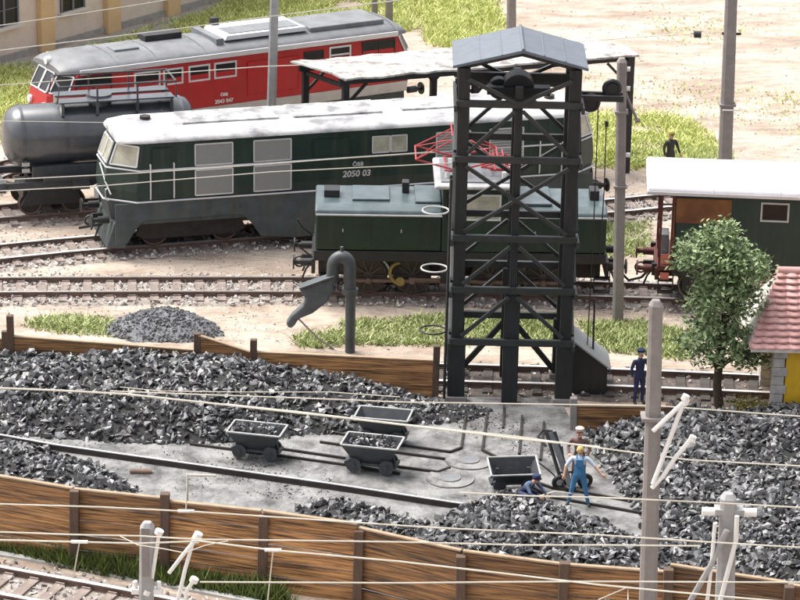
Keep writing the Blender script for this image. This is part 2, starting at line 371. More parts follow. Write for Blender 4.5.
# ================================================================== THE SETTING
g = MB(); g.add([(-900,-140,0),(900,-140,0),(900,1500,0),(-900,1500,0)], [(0,1,2,3)]); struct('ground', g, M['sand'])
yard_px = [(-60,371),(253,388),(433,397.5),(560,399),(575,430),(650,432),(770,428),(960,432),(960,690),(672,650),(560,640),(460,628),(355,600),(262,588),(165,573),(75,563),(0,547),(-60,538)]
g = MB(); g.slab([P(x,y) for x,y in yard_px], -.02, .03); struct('coal_yard_ground', g, M['yard'])
g = MB(); g.slab([P(-30,72),P(60,50),P(210,6),P(330,-28),P(360,-28),P(230,6),P(75,56),P(-30,84)], -.02, .02); struct('footpath', g, M['pavement'])

RAILPROF = [(-.065,0),(.065,0),(.065,.02),(.015,.05),(.015,.155),(.052,.175),(.052,.22),(-.052,.22),(-.052,.175),(-.015,.16),(-.015,.05),(-.065,.02)]
def smooth_line(pts, step=.7):
    pts = [Vector((p[0],p[1],0)) for p in pts]; out = []
    for i in range(len(pts)-1):
        p0 = pts[max(i-1,0)]; p1 = pts[i]; p2 = pts[i+1]; p3 = pts[min(i+2,len(pts)-1)]
        n = max(2, int((p2-p1).length/step))
        for k in range(n):
            t = k/n; out.append(.5*((2*p1)+(p2-p0)*t+(2*p0-5*p1+4*p2-p3)*t*t+(3*p1-p0-3*p2+p3)*t**3))
    out.append(pts[-1]); return out
def offs(l, d):
    o = []
    for i, p in enumerate(l):
        t = (l[min(i+1,len(l)-1)]-l[max(i-1,0)]).normalized(); o.append(p+Vector((-t.y,t.x,0))*d)
    return o
SLEEP = None
def track(near_px, label, spacing=.72, ballast=True, near=True, stone_n=120, zoff=0., top=None, bed='ballast_sheet', slm=None):
    global SLEEP
    z = .25
    l = smooth_line([P(x,y,z) for x,y in near_px]); c = offs(l, .7175 if near else -.7175)
    root = empty('railway_track', (c[0].x, c[0].y, 0), 0, label, 'railway track', 'railway tracks in the yard'); o0 = Vector((c[0].x,c[0].y,0))
    for s in (-1,1):
        q = offs(c, .7175*s); mb = MB(); secs = []
        for i, p in enumerate(q):
            t = (q[min(i+1,len(q)-1)]-q[max(i-1,0)]).normalized(); n = Vector((-t.y,t.x,0))
            secs.append([p-o0+n*a+Vector((0,0,.03+b)) for a, b in (RAILPROF if top is None else [(a*1.35 if b > .17 else a, b) for a, b in RAILPROF])])  # bright-topped rails get wider heads, their glare drawn into the shape
        mb.loft(secs); k = len(RAILPROF)
        mb.mi = [1 if (j % k) == 6 and j < k*(len(q)-1) else 0 for j in range(len(mb.f))]
        mb.build('rail', [M['rail_side'], top or M['rail_top']], root)
    if SLEEP is None:
        m = MB(); m.box(-.14,.14,-1.22,1.22,0,.1)
        for sy in (-1,1):
            for a in (-.12,.06):
                m.box(-.12,.12,sy*.7175+a-.0,sy*.7175+a+.06,.1,.14)
        t_ = m.build('sleeper', M['sleeper'], None, bevel=.015); SLEEP = t_.data; bpy.data.objects.remove(t_)
    SL_ = SLEEP
    if slm: SL_ = SLEEP.copy(); SL_.materials[0] = M[slm]
    d = 0; last = c[0]; nxt = spacing*.5; cnt = 0
    for i in range(1, len(c)):
        seg = (c[i]-c[i-1]).length
        while nxt <= d+seg and cnt < 100:
            p = c[i-1].lerp(c[i], (nxt-d)/seg); t = (c[i]-c[i-1])
            o = bpy.data.objects.new('sleeper', SL_); COL.objects.link(o); o.parent = root
            o.location = (p.x-o0.x, p.y-o0.y, .015+random.uniform(-.008,.008)); o.rotation_euler = (0,0,math.atan2(t.y,t.x)+random.uniform(-.02,.02)); nxt += spacing; cnt += 1
        d += seg
    if ballast:
        mb = MB(); secs = []
        for i, p in enumerate(c):
            t = (c[min(i+1,len(c)-1)]-c[max(i-1,0)]).normalized(); n = Vector((-t.y,t.x,0))
            e = 1.45+.12*math.sin(i*1.3)
            secs.append([p-n*e+Vector((0,0,-.02)), p-n*(e-.2)+Vector((0,0,.055)), p+n*(e-.2)+Vector((0,0,.055)), p+n*e+Vector((0,0,-.02))])
        mb.loft(secs); struct('ballast_bed', mb, M[bed])
        n = int(d*stone_n); ii = rng.uniform(0, len(c)-1.001, n); k = ii.astype(int); f = ii-k
        C_ = np.array([v[:] for v in c]); T = C_[k+1]-C_[k]; T /= np.linalg.norm(T,axis=1)[:,None]
        off = rng.uniform(-1.5,1.5,n); pos = C_[k]+T*0+ (C_[k+1]-C_[k])*f[:,None]; pos[:,0] += -T[:,1]*off; pos[:,1] += T[:,0]*off; pos[:,2] = rng.uniform(.04,.10,n)
        scatter('ballast_stones', pos, rng.uniform(.04,.11,n), M['stone'])
    return root
track([(-60,292.5),(0,291.6),(150,291),(310,291.2),(450,293),(600,295.8),(740,301),(900,310)], 'weathered running track under the small centre cab engine and the white roofed carriage')
track([(-60,264),(0,258),(50,253),(107,248),(350,230.5),(606,212),(700,204),(900,196)], 'rusty track under the long green locomotive with rounded windows', top=M['rail_bright'])
track([(-60,222),(30,215),(190,204),(420,190)], 'track under the dark grey tank wagon', stone_n=30)
track([(-20,188),(35,167),(230,140),(430,111.5)], 'track under the red locomotive', stone_n=25)
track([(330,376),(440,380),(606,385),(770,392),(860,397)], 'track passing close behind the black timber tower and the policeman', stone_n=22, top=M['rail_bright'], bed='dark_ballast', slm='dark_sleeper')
track([(-80,552),(-40,558),(0,566),(60,577),(130,590),(230,610)], 'foreground track cut off by the lower left corner', near=False, stone_n=90, top=M['rail_bright'])
mb = MB(); q = [P(x,y) for x,y in [(-80,536),(-20,549),(0,553),(60,563),(130,577),(200,590),(260,602)]]
for i in range(len(q)-1): mb.slab([q[i]+Vector((0,-.22,0)), q[i+1]+Vector((0,-.22,0)), q[i+1], q[i]], -.02, .06+.001*i)
struct('kerb_strip', mb, M['kerb'])

# loose pale stones over the sand between tracks
def stones(name, px, dens, s0, s1, m='stone'):
    p = wpoly(px); n = int(area(p)*dens); x, y = samp(p, n); k = wob(x*1.2,y*1.2)+rng.normal(0,.3,n) > -.2; x, y = x[k], y[k]
    scatter(name, np.stack([x,y,np.full(len(x),.0)],1), rng.uniform(s0,s1,len(x)), M[m])
stones('loose_gravel', [(-20,300),(800,312),(800,366),(440,352),(250,345),(-20,330)], 28, .02, .06)
stones('loose_gravel', [(-20,262),(110,252),(300,240),(300,276),(-20,276)], 30, .02, .06)
stones('loose_gravel', [(-20,225),(90,222),(85,240),(-20,246)], 25, .02, .07)
stones('scattered_pebbles', [(420,-30),(830,-30),(830,165),(700,165),(590,110),(520,60)], 7, .02, .07)
stones('scattered_pebbles', [(-20,222),(800,170),(830,215),(620,262),(300,262),(-20,276)], 14, .02, .06)
stones('scattered_pebbles', [(30,90),(100,60),(420,40),(560,60),(620,180),(560,200),(300,100)], 8, .02, .06)
# grass
blades('grass', [(640,20),(700,10),(760,30),(720,50),(660,45)], 14, .3, M['grass_pale'], edge=1.)
blades('grass', [(560,70),(830,90),(830,150),(700,120),(600,100)], 14, .3, M['grass_pale'], edge=1.)
blades('grass', [(22,318),(60,314),(112,316),(128,338),(60,335),(22,328)], 420, .38, M['grass_mid'])
blades('grass', [(290,338),(330,320),(400,316),(450,314),(560,318),(570,345),(450,348),(370,346),(300,350)], 420, .42, M['grass_mid'], edge=.5)
blades('grass', [(575,322),(640,320),(700,330),(690,362),(640,357),(590,350)], 420, .45, M['grass_mid'], edge=.5)
blades('grass', [(585,225),(652,220),(655,256),(600,260),(580,250)], 350, .4, M['grass_mid'])
blades('grass', [(-20,523),(0,552),(60,568),(140,583),(200,592),(262,602),(300,608),(262,586),(165,571),(75,561),(0,545),(-60,535)], 900, 1.15, M['grass_dark'], edge=.1, w_=.03, spread=.4)
blades('grass', [(-40,60),(0,66),(36,62),(36,140),(-40,150)], 300, .45, M['grass_pale'])
blades('grass', [(36,70),(70,52),(215,6),(240,-20),(420,-30),(420,30),(380,40),(250,50),(130,60)], 260, .45, M['grass_pale'], edge=.8)
blades('grass', [(395,-20),(475,-25),(500,0),(510,30),(505,60),(460,52),(425,45),(418,20)], 330, .5, M['grass_pale'], edge=.9)
blades('grass', [(575,112),(640,108),(690,118),(712,132),(722,146),(735,158),(660,172),(585,168)], 300, .45, M['grass_pale'], edge=1.)
blades('grass', [(600,150),(640,140),(735,152),(740,164),(650,172)], 260, .4, M['grass_mid'], edge=.7)
# slag mound behind the fence
hp, _ = heap('slag_mound', [(104,334),(112,322),(135,314),(170,311),(196,316),(217,326),(224,336),(190,343),(130,342)], .75, .55, .11, M['slag'], M['slag'], 2.6, label='dark grey gravel mound behind the low fence')

# ------------------------------------------------------------------ fences
def board_panel(root, o, a, b, za, zb, th=.06, nb=5, top=True, name='board_panel', z0=0.):
    d = Vector((b[0]-a[0], b[1]-a[1], 0)); L_ = d.length; ang = math.atan2(d.y, d.x)
    mb = MB()
    for k in range(nb):
        f0, f1 = k/nb, (k+1)/nb-.016; y = random.uniform(-.02,.02)
        x0, x1 = 0, L_; t = th/2
        vs = [(x0,y-t,z0+(za-z0)*f0),(x1,y-t,z0+(zb-z0)*f0),(x1,y+t,z0+(zb-z0)*f0),(x0,y+t,z0+(za-z0)*f0),(x0,y-t,z0+(za-z0)*f1),(x1,y-t,z0+(zb-z0)*f1),(x1,y+t,z0+(zb-z0)*f1),(x0,y+t,z0+(za-z0)*f1)]
        mb.add(vs, [(3,2,1,0),(4,5,6,7),(0,1,5,4),(1,2,6,5),(2,3,7,6),(3,0,4,7)])
    p = mb.build(name, M['wood'], root); p.location = (a[0]-o[0], a[1]-o[1], 0); p.rotation_euler = (0,0,ang)
    if top:
        c = MB(); t = th/2+.025; h = .05
        c.add([(0,-t,za),(L_,-t,zb),(L_,t,zb),(0,t,za),(0,-t,za+h),(L_,-t,zb+h),(L_,t,zb+h),(0,t,za+h)], [(3,2,1,0),(4,5,6,7),(0,1,5,4),(1,2,6,5),(2,3,7,6),(3,0,4,7)])
        q = c.build('capping_board', M['wood_top'], p, bevel=.008)
def fence_post(root, o, p, h, w_=.22, m='post', dy=0.):
    mb = MB(); mb.box(-w_/2,w_/2,-w_/2+dy,w_/2+dy,0,h); q = mb.build('post', M[m], root, bevel=.02); q.location = (p[0]-o[0], p[1]-o[1], 0)
    q.rotation_euler = (random.uniform(-.02,.02), random.uniform(-.02,.02), 0); return q
fp = [((-60,538),466),((75,563),489),((165,573),499.5),((262,588),511),((357,601),522),((460,628),552),((560,640),565),((665,649),567),((782,663),584),((880,674),592)]
o = P(-60,538); fr = empty('board_fence', o, 0, 'tall front fence of brown horizontal boards with stout posts', 'fence')
W = [P(*b) for b,_ in fp]
tops = [(2.02,2.05),(2.04,2.04),(1.98,2.09),(2.12,2.10),(1.98,2.05),(2.05,2.0),(2.0,2.02),(2.22,2.1),(2.05,2.0)]
for i in range(len(fp)-1):
    a, b = W[i], W[i+1]; dd = (b-a).normalized(); za, zb = tops[i]
    a2 = a+dd*.02; b2 = b-dd*.02
    if i == 3: a2 = a2+Vector((0,-.06,0)); b2 = b2+Vector((0,-.06,0))
    board_panel(fr, o, a2, b2, za, zb, .07, 5)
for i, p in enumerate(W): fence_post(fr, o, p+Vector((0,-.14,0)), [2.1,2.08,2.25,2.05,1.98,2.0,2.12,2.2,2.1,2.1][i], .24)

o = P(-40,371); fb = empty('low_board_fence', o, 0, 'low brown plank fence behind the large left coal heap', 'fence')
bp = [((-40,371),1.1),((12,373.5),1.1),((197,384),1.15),((253,388.5),1.2),((435,397.5),1.2)]
W2 = [P(*b) for b,_ in bp]
seg = [(1.05,1.08),(1.17,1.05),(1.52,1.12),(1.14,1.14)]
for i in range(4):
    d = (W2[i+1]-W2[i]).normalized(); board_panel(fb, o, W2[i]+d*.05, W2[i+1]-d*.05, seg[i][0], seg[i][1], .08, 3)
for p, h in zip(W2, [1.4,1.85,1.6,1.55,1.62]): fence_post(fb, o, p, h, .2)
mb = MB(); mb.box(-.28,-.1,-.08,.08,.3,1.35); q = mb.build('post', M['post'], fb, bevel=.02); q.location = (W2[1].x-o.x, W2[1].y-o.y, 0)
o = P(573,430); fc = empty('low_board_fence', o, 0, 'short low plank fence beside the tower hopper in front of the policeman', 'fence')
e = P(668,433); board_panel(fc, o, o, e, .75, .78, .09, 3); fence_post(fc, o, o, 1.0, .2, 'pole'); fence_post(fc, o, e, .9, .2)

# ------------------------------------------------------------------ coal
HB, HBf = heap('coal_heap', [(-60,372.5),(12,375.5),(195,386),(253,391),(432,400),(446,408),(448,424),(400,428),(345,434),(310,436),(285,440),(240,444),(200,446),(110,444),(0,436),(-60,428)], 1.12, .6, .23, M['coal'], M['coal_dust'], 3.6, hfun=lambda x,y: np.clip(1.0-(x+5.5)*.075,.45,1.), back=5, label='wide heap of black coal lumps against the low back fence')
HR, HRf = heap('coal_heap', [(584,433.5),(640,434.5),(672,426),(760,426),(830,424),(960,430),(960,676),(780,648),(690,640),(655,590),(640,520),(610,478),(592,456)], 1.15, .5, .23, M['coal'], M['coal_dust'], 3.6, back=6, label='broad coal heap covering the right of the yard')
HC, HCf = heap('coal_heap', [(440,520),(470,505),(500,494),(530,493),(552,506),(575,517),(605,526),(640,540),(700,560),(730,640),(660,640),(560,628),(460,616),(400,590),(395,548)], .75, .5, .23, M['coal'], M['coal_dust'], 3.2, label='coal mound behind the middle of the front fence')
HD, HDf = heap('coal_heap', [(292,512),(310,502),(345,500),(385,512),(430,525),(430,590),(360,585),(330,540)], .34, .4, .22, M['coal'], M['coal_dust'], 2.4, label='small scatter of coal lumps left of the front mound')
HE, HEf = heap('coal_heap', [(-60,448),(20,443),(60,455),(100,468),(140,492),(130,510),(60,515),(-60,505)], .6, .5, .23, M['coal'], M['coal_dust'], 2.8, label='coal heap inside the front fence at its left end')
# scattered crumbs in the yard
p = wpoly([(0,440),(200,450),(450,400),(590,440),(640,510),(480,505),(280,500),(100,490)]); x, y = samp(p, 5200); k = (wob(x*1.5,y*1.5)+rng.normal(0,.22,len(x)) > .42); x, y = x[k], y[k]
scatter('coal_crumbs', np.stack([x,y,np.full(len(x),.04)],1), rng.uniform(.01,.05,len(x)), M['coal'])
for px in ([(368,404),(470,405),(500,412),(470,424),(440,426)], ):
    heap('coal_crumbs', px, .12, .3, .14, M['coal'], M['coal_dust'], .8)

# ------------------------------------------------------------------ yard rails, turntables
def flat_rail(pts, label, cat='rail', w_=.07, h=.07, name='narrow_rail', m=None, group='narrow rails let into the yard'):
    a = P(*pts[0]); mb = MB()
    q = [P(*p)-a for p in pts]
    for i in range(len(q)-1):
        mb.bar(q[i]+Vector((0,0,.03+h/2)), q[i+1]+Vector((0,0,.03+h/2)), w_, h)
    o = mb.build(name, m or M['dark'], None); o.location = (a.x,a.y,0); return tag(o, label, cat, group)
def yard_track(lines, label):
    a = P(*lines[0][0]); root = empty('narrow_track', (a.x,a.y,0), 0, label, 'narrow track', 'narrow gauge tracks in the yard')
    for pts in lines:
        mb = MB(); q = [P(*p)-a for p in pts]
        for i in range(len(q)-1): mb.bar(q[i]+Vector((0,0,.06)), q[i+1]+Vector((0,0,.06)), .06, .08)
        mb.build('rail', M['dark'], root)
yard_track([[(190,446),(282,458),(350,467.5),(400,476)],[(200,437),(282,451),(347,460.5),(400,469),(438,474),(450,469.5)]], 'narrow track carrying the two loaded tipper wagons')
yard_track([[(320,444),(400,455),(445,461)],[(330,434),(400,447),(450,454),(461,450),(466,415)]], 'narrow track from the empty rear tipper to the upper turntable')
yard_track([[(487,417),(482,452),(496,459)],[(504,408),(503,430)]], 'short narrow track running up towards the tower centre leg')
yard_track([[(522,418),(519,456)],[(544,424),(540,462)]], 'short narrow track below the right tower leg')
yard_track([[(532,483),(552,490),(575,493),(640,505)],[(534,491),(550,499),(640,515)]], 'narrow track passing behind the man in blue overalls')
a = P(-20,438); root = empty('crane_rail', (a.x,a.y,0), 0, 'long dark rail running the length of the yard near the front fence', 'rail')
mb = MB(); q = [P(*p)-a for p in [(-20,437),(0,441),(55,451),(200,471.5),(330,490),(480,513),(560,530)]]
for i in range(len(q)-1): mb.bar(q[i]+Vector((0,0,.11)), q[i+1]+Vector((0,0,.11)), .10, .16)
mb.build('web', M['dark'], root); mb = MB()
for i in range(len(q)-1): mb.bar(q[i]+Vector((0,0,.20)), q[i+1]+Vector((0,0,.20)), .07, .02)
mb.build('running_edge', M['silver'], root)
for (px, py, lab) in ((469,462,'round turntable plate nearest the tower'),(450,480,'round turntable plate beside the empty tipper, lower of the two')):
    c = P(px,py); t = empty('turntable_plate', (c.x,c.y,.03), 0, lab, 'turntable', 'small wagon turntables')
    mb = MB(); mb.cyl((0,0,0),(0,0,.03),.66,40); mb.build('plate', M['ballast_sheet'] if 0 else M['yard'], t, bevel=.01)
    mb = MB(); mb.ring((0,0,.025),.66,.012,'z',40); mb.build('rim', M['yard'], t)
    mb = MB(); mb.cyl((0,0,.03),(0,0,.05),.27,32); mb.build('hatch', M['panel_grey'], t, bevel=.01)
    mb = MB(); mb.ring((0,0,.045),.28,.02,'z',32); mb.build('hatch_rim', M['pole'], t)
c = P(141,474); mb = MB(); mb.tube([(-.3,0,0),(.3,.02,0)],.09,10); o = mb.build('drain_cover', M['rail_side'], None, True); o.location = (c.x,c.y,.06); tag(o, 'small brown oval cover lying beyond the front fence', 'drain cover')

# ------------------------------------------------------------------ timber tower
TX0, TX1, TXC, TY = 1.69, 4.84, 3.26, -8.95; TD = 2.1
o0 = Vector((TXC, TY+TD/2, 0)); T = empty('timber_tower', o0, 0, 'tall black cross braced timber hoist tower with grey pitched roof', 'tower')
yf, yb = -TD/2, TD/2; xl, xr = TX0-TXC, TX1-TXC
for x in (xl, xr):
    for y in (yf, yb):
        mb = MB(); hw = .25
        mb.box(x-hw,x+hw,y-.14,y+.14,0,1.95); mb.box(x-.17,x+.17,y-.13,y+.13,1.95,10.15); mb.build('leg', M['tower'], T, bevel=.02)
        mb = MB(); mb.box(x-.33,x+.33,y-.2,y+.2,0,.22); mb.build('footing', M['pole'], T, bevel=.03)
for y in (yf, yb):
    mb = MB(); mb.box(-.23,.23,y-.12,y+.12,0,3.5); mb.box(-.11,.11,y-.1,y+.1,3.5,9.6); mb.build('leg', M['tower'], T, bevel=.02)
BZ = [1.95,3.55,5.12,7.48,9.12]
for k, z in enumerate(BZ):
    for y, s in ((yf,-1),(yb,1)):
        mb = MB(); mb.box(xl-.22,xr+.22,y+s*.15-.07,y+s*.15+.07,z-.1,z+.1); mb.build('beam', M['tower_edge'], T, bevel=.012)
    for x, s in ((xl,-1),(xr,1)):
        mb = MB(); mb.box(x+s*.23-.05,x+s*.23+.05,yf-.3,yb+.3,z-.22,z-.03); mb.build('side_beam', M['tower_edge'], T, bevel=.012)
def br(p, q, name='brace', w_=.105, m='tower_edge'):
    mb = MB(); mb.bar(p, q, w_, .12, (0,1,0)); mb.build(name, M[m], T, bevel=.01)
for y, s in ((yf,-1),(yb,1)):
    Y_ = y+s*.24
    for (xa,za,xb,zb) in ((xl+.1,2.15,-.1,3.38),(xr-.1,2.15,.1,3.38),(xl+.1,3.75,-.12,4.9),(xr-.1,3.75,.12,4.9),(xl+.1,5.35,xr-.1,7.28),(xl+.1,7.3,xr-.1,5.3),(xl+.15,7.7,-.1,8.95),(xr-.15,7.7,.1,8.95),(xl+.1,9.85,-.1,9.2),(xr-.1,9.85,.1,9.2)):
        br((xa,Y_,za),(xb,Y_+(.0 if za < zb else .001),zb))
    if s > 0:
        br((xl+.2,y,.3),(-.1,y,1.85),w_=.16,m='tower'); br((xr-.2,y,.3),(.1,y,1.85),w_=.16,m='tower')
for x, s in ((xl,-1),(xr,1)):
    for i in range(4):
        za, zb = BZ[i], BZ[i+1]; br((x+s*.2,yf+.1,za+.15),(x+s*.2,yb-.1,zb-.15))
# roof: ridge runs in depth
RW = 1.86; ez, rz = 10.18, 10.66; y0, y1 = yf-.35, yb+.35
mb = MB(); mb.prism([(-RW-.05,ez),(.06,rz),(RW+.05,ez),(RW+.05,ez+.09),(.06,rz+.10),(-RW-.05,ez+.09)], y0, y1); rf = mb.build('roof', M['tower_roof'], T, bevel=.015)
mb = MB(); mb.tube([(.06,y0-.02,rz+.10),(.06,y1+.02,rz+.10)],.05,8); mb.build('ridge_cap', M['tower_roof'], rf)
for s in (-1,1):
    for f_ in (.33,.66):
        mb = MB(); mb.bar((.06+s*f_*1.8,y0,rz+.105-f_*.465),(.06+s*f_*1.8,y1,rz+.105-f_*.465),.035,.02); mb.build('roof_seam', M['tower_roof'], rf)
for y in (yf, yb):
    for s in (-1,1):
        mb = MB(); mb.bar((s*1.72,y,ez-.04),(0.04,y,rz-.08),.14,.14,(0,1,0)); mb.build('rafter', M['tower'], T)
for s in (-1,1):
    mb = MB(); mb.box(s*1.62-.08,s*1.62+.08,yf-.2,yb+.2,9.98,10.16); mb.build('wall_plate', M['tower'], T)
mb = MB(); mb.box(-1.55,1.55,yb-.25,yb-.1,9.25,9.5); mb.box(-.9,.9,-.5,-.1,9.2,9.42); mb.build('hoist_beam', M['tower'], T)
mb = MB(); mb.cyl((0,-.35,9.3),(0,.35,9.3),.46,24); mb.cyl((-.55,-.05,9.25),(-.55,.3,9.25),.3,20); mb.build('winch_drum', M['black'], T, True)
# jib beam and pulleys on the right
mb = MB(); mb.box(xr,xr+1.45,-.12,.02,8.95,9.12); mb.box(xr,xr+1.45,.3,.42,8.95,9.12); mb.build('jib_beam', M['black'], T, bevel=.01)
for (x_,z_) in ((xr+.52,8.85),(xr+1.12,9.28)):
    mb = MB(); mb.ring((x_,.15,z_),.22,.07,'y',28,8); mb.cyl((x_,.08,z_),(x_,.22,z_),.17,20); mb.build('pulley', M['black'], T, True)
for (x_,zt,zb,yy) in ((xr+.74,8.8,1.2,.1),(xr+1.0,8.2,4.2,.15)):
    mb = MB(); mb.tube([(x_,yy,zt),(x_+.02,yy,(zt+zb)/2),(x_-.02,yy,zb)],.018,5); mb.build('hoist_cable', M['dark'], T)
mb = MB(); mb.box(xr+.96,xr+1.06,.1,.2,8.15,8.3); mb.build('hook', M['black'], T)
# ladder pipe and hoops on the left
mb = MB(); mb.tube([(xl-.34,yf-.25,.2),(xl-.30,yf-.25,6.9)],.04,6); mb.tube([(xl-.34,yf+.15,.2),(xl-.30,yf+.15,6.9)],.04,6)
for k in range(22): mb.tube([(xl-.33,yf-.25,.5+k*.29),(xl-.33,yf+.15,.5+k*.29)],.018,5)
mb.build('ladder', M['black'], T)
for z, m in ((2.25,'black'),(4.15,'loop'),(5.9,'loop')):
    mb = MB(); mb.ring((xl-.34-.38,yf-.05,z),.38,.026,'z',32,6); mb.build('ladder_hoop', M[m], T, True)
# hopper at the foot
cx = P(583,400); H_ = MB(); hx0, hx1 = xr+.28, xr+1.32
H_.prism([(hx0,0),(hx1,0),(hx1,.92),(hx0,1.72)], -.35, .9); H_.build('hopper', M['tower'], T, bevel=.02)
H_ = MB(); H_.prism([(hx0-.03,1.745),(hx1+.1,.865),(hx1+.1,.925),(hx0-.03,1.81)], -.5, 1.05); ch = H_.build('chute_lid', M['lead'], T, bevel=.01)
H_ = MB(); H_.tube([(hx0+.62,.1,1.2),(hx0+.60,.1,2.9)],.03,6); H_.tube([(hx0+.5,.1,1.36),(hx0+.72,.1,1.18)],.05,6); H_.build('lid_rod', M['black'], T)

# ------------------------------------------------------------------ vehicles
class Veh:
    def __init__(s, l, r, name, label, cat, z=.25, yo=.7175, group=None):
        a = P(*l, z); b = P(*r, z); d = b-a; s.a = math.atan2(d.y, d.x)
        s.u = Vector((math.cos(s.a), math.sin(s.a), 0)); s.n = Vector((-math.sin(s.a), math.cos(s.a), 0))
        s.o = a+s.n*yo; s.e = empty(name, s.o, s.a, label, cat, group)
    def L(s, px, py, yl):
        d = ray(px, py); t = ((s.o+s.n*yl-CAM).dot(s.n))/d.dot(s.n); w_ = CAM+d*t-s.o; return w_.dot(s.u), w_.z
def wheelset(v, x, r, y=.74, par=None, spokes=True, m='dark', hub='rail_side'):
    for s in (-1,1):
        mb = MB(); mb.cyl((x,s*y-.06,r),(x,s*y+.06,r),r,32); w_ = mb.build('wheel', M[m], par or v.e, True)
        mb = MB(); mb.ring((x,s*(y+.065),r),r*.9,.03,'y',32,6); mb.cyl((x,s*(y+.05),r),(x,s*(y+.12),r),r*.22,12); mb.build('tyre', M[hub], w_, True)
def buffer_(v, x, dirx, z=1.05, y=.875, r=.24, m='black', L_=.62):
    for s in (-1,1):
        mb = MB(); mb.cyl((x,s*y,z),(x+dirx*L_*.6,s*y,z),.13,14); mb.cyl((x+dirx*L_*.5,s*y,z),(x+dirx*(L_-.05),s*y,z),.08,12); b = mb.build('buffer', M[m], v.e, True)
        mb = MB(); mb.cyl((x+dirx*(L_-.05),s*y,z),(x+dirx*L_,s*y,z),r,20); mb.build('buffer_head', M[m], b, True)
def coupling(v, x, dirx, z=.95, m='black'):
    mb = MB(); mb.bar((x,0,z),(x+dirx*.35,0,z),.12,.14); mb.ring((x+dirx*.42,0,z-.17),.17,.035,'y',20,6)
    for s in (-1,1): mb.tube([(x,s*.35,z-.05),(x+dirx*.2,s*.36,z-.3),(x+dirx*.32,s*.36,z-.62)],.035,6)
    mb.build('coupling', M[m], v.e, True)
def winframe(v, par, x0, x1, z0, z1, y, glass='glass_dark', frame='silver', fw=.06, out=-1, name='window', mull=0, hm=False, rad=0):
    """rectangular side window: frame part with its pane below it; y is the body face"""
    mb = MB(); a, b = (y+out*.03, y-out*.02)
    mb.box(x0-fw,x1+fw,min(a,b),max(a,b),z0-fw,z0); mb.box(x0-fw,x1+fw,min(a,b),max(a,b),z1,z1+fw)
    mb.box(x0-fw,x0,min(a,b),max(a,b),z0,z1); mb.box(x1,x1+fw,min(a,b),max(a,b),z0,z1)
    for k in range(mull):
        xm = x0+(x1-x0)*(k+1)/(mull+1); mb.box(xm-fw*.4,xm+fw*.4,min(a,b)+.002,max(a,b)-.002,z0,z1)
    if hm: zm = (z0+z1)/2; mb.box(x0,x1,min(a,b)+.004,max(a,b)-.004,zm-fw*.5,zm+fw*.5)
    f = mb.build(name, M[frame], par, bevel=.008)
    mb = MB(); a, b = y+out*.008, y-out*.03; mb.box(x0,x1,min(a,b),max(a,b),z0,z1); mb.build('pane', M[glass], f); return f
def outline(x0, x1, hw, nl, nr, c=.35):       # plan outline, faceted noses at both ends (8 points)
    return [(x0+nl,-hw),(x1-nr,-hw),(x1-c*0-.0,-hw*.5),(x1,hw*.5),(x1-nr,hw),(x0+nl,hw),(x0,hw*.5),(x0,-hw*.5)]

# --- long green diesel
g = Veh((107,248),(606,212),'diesel_locomotive','long dark green diesel locomotive with white roof and pale grilles','locomotive'); E_ = g.e
LB = 17.1
def gsec(x0, x1, hw, n, z, y=0): return [(a,b,z) for a,b in outline(x0,x1,hw,n,n)]
mb = MB(); mb.loft([gsec(-.02,LB,1.44,.9,1.74),gsec(-.08,LB+.06,1.47,.95,2.1),gsec(.0,LB,1.47,.95,2.75),gsec(.38,LB-.38,1.42,.75,3.82)]); body = mb.build('body', M['green'], E_, bevel=.02)
ys = -1.445
# grey lower skirt with cut outs, one plate per side
sk = [(.15,.35),(.55,.35),(.8,.75),(1.1,1.1),(4.45,1.1),(4.8,.75),(5.1,.28),(6.2,.15),(10.6,.15),(11.9,.28),(12.3,.75),(12.6,1.1),(15.9,1.1),(16.2,.75),(16.45,.35),(16.9,.35),(16.9,1.72),(.15,1.72)]
for s in (-1,1):
    mb = MB(); y = s*1.40; mb.prism([(x_+ (.55 if x_ < 8 else -.35)*(1 if 0 else 0),z_) for x_,z_ in sk], min(y,y+s*.05), max(y,y+s*.05)); mb.build('side_skirt', M['skirt'], E_, bevel=.012)
mb = MB(); mb.loft([[(a,b,.95) for a,b in outline(.15,LB-.15,1.38,.8,.8)],[(a,b,1.735) for a,b in outline(0,LB,1.42,.88,.88)]]); mb.build('buffer_beam', M['skirt'], E_, bevel=.02)
mb = MB(); mb.box(.9,16.2,-1.1,1.1,.75,1.2); mb.box(5.3,11.6,-1.2,1.2,.25,.95); mb.build('chassis', M['dark'], E_)
for x_ in (0,LB):
    s = 1 if x_ == 0 else -1; mb = MB(); mb.add([(x_-s*.1,-1.2,.15),(x_-s*.1,1.2,.15),(x_+s*.5,1.35,.15),(x_+s*.5,-1.35,.15),(x_+s*.15,-1.25,1.0),(x_+s*.15,1.25,1.0),(x_+s*.6,1.38,1.0),(x_+s*.6,-1.38,1.0)],[(0,1,2,3),(4,5,6,7),(0,1,5,4),(1,2,6,5),(2,3,7,6),(3,0,4,7)]); mb.build('snow_plough', M['skirt'], E_, bevel=.02)
for bx in (2.8,14.2):
    mb = MB()
    for s in (-1,1): mb.prism([(bx-1.9,.45),(bx-1.5,.3),(bx+1.5,.3),(bx+1.9,.45),(bx+1.75,.8),(bx-1.75,.8)], s*.95-.06, s*.95+.06)
    bg_ = mb.build('bogie', M['dark'], E_, bevel=.02)
    for dx in (-1.2,1.2): wheelset(g, bx+dx, .48, .74, bg_)
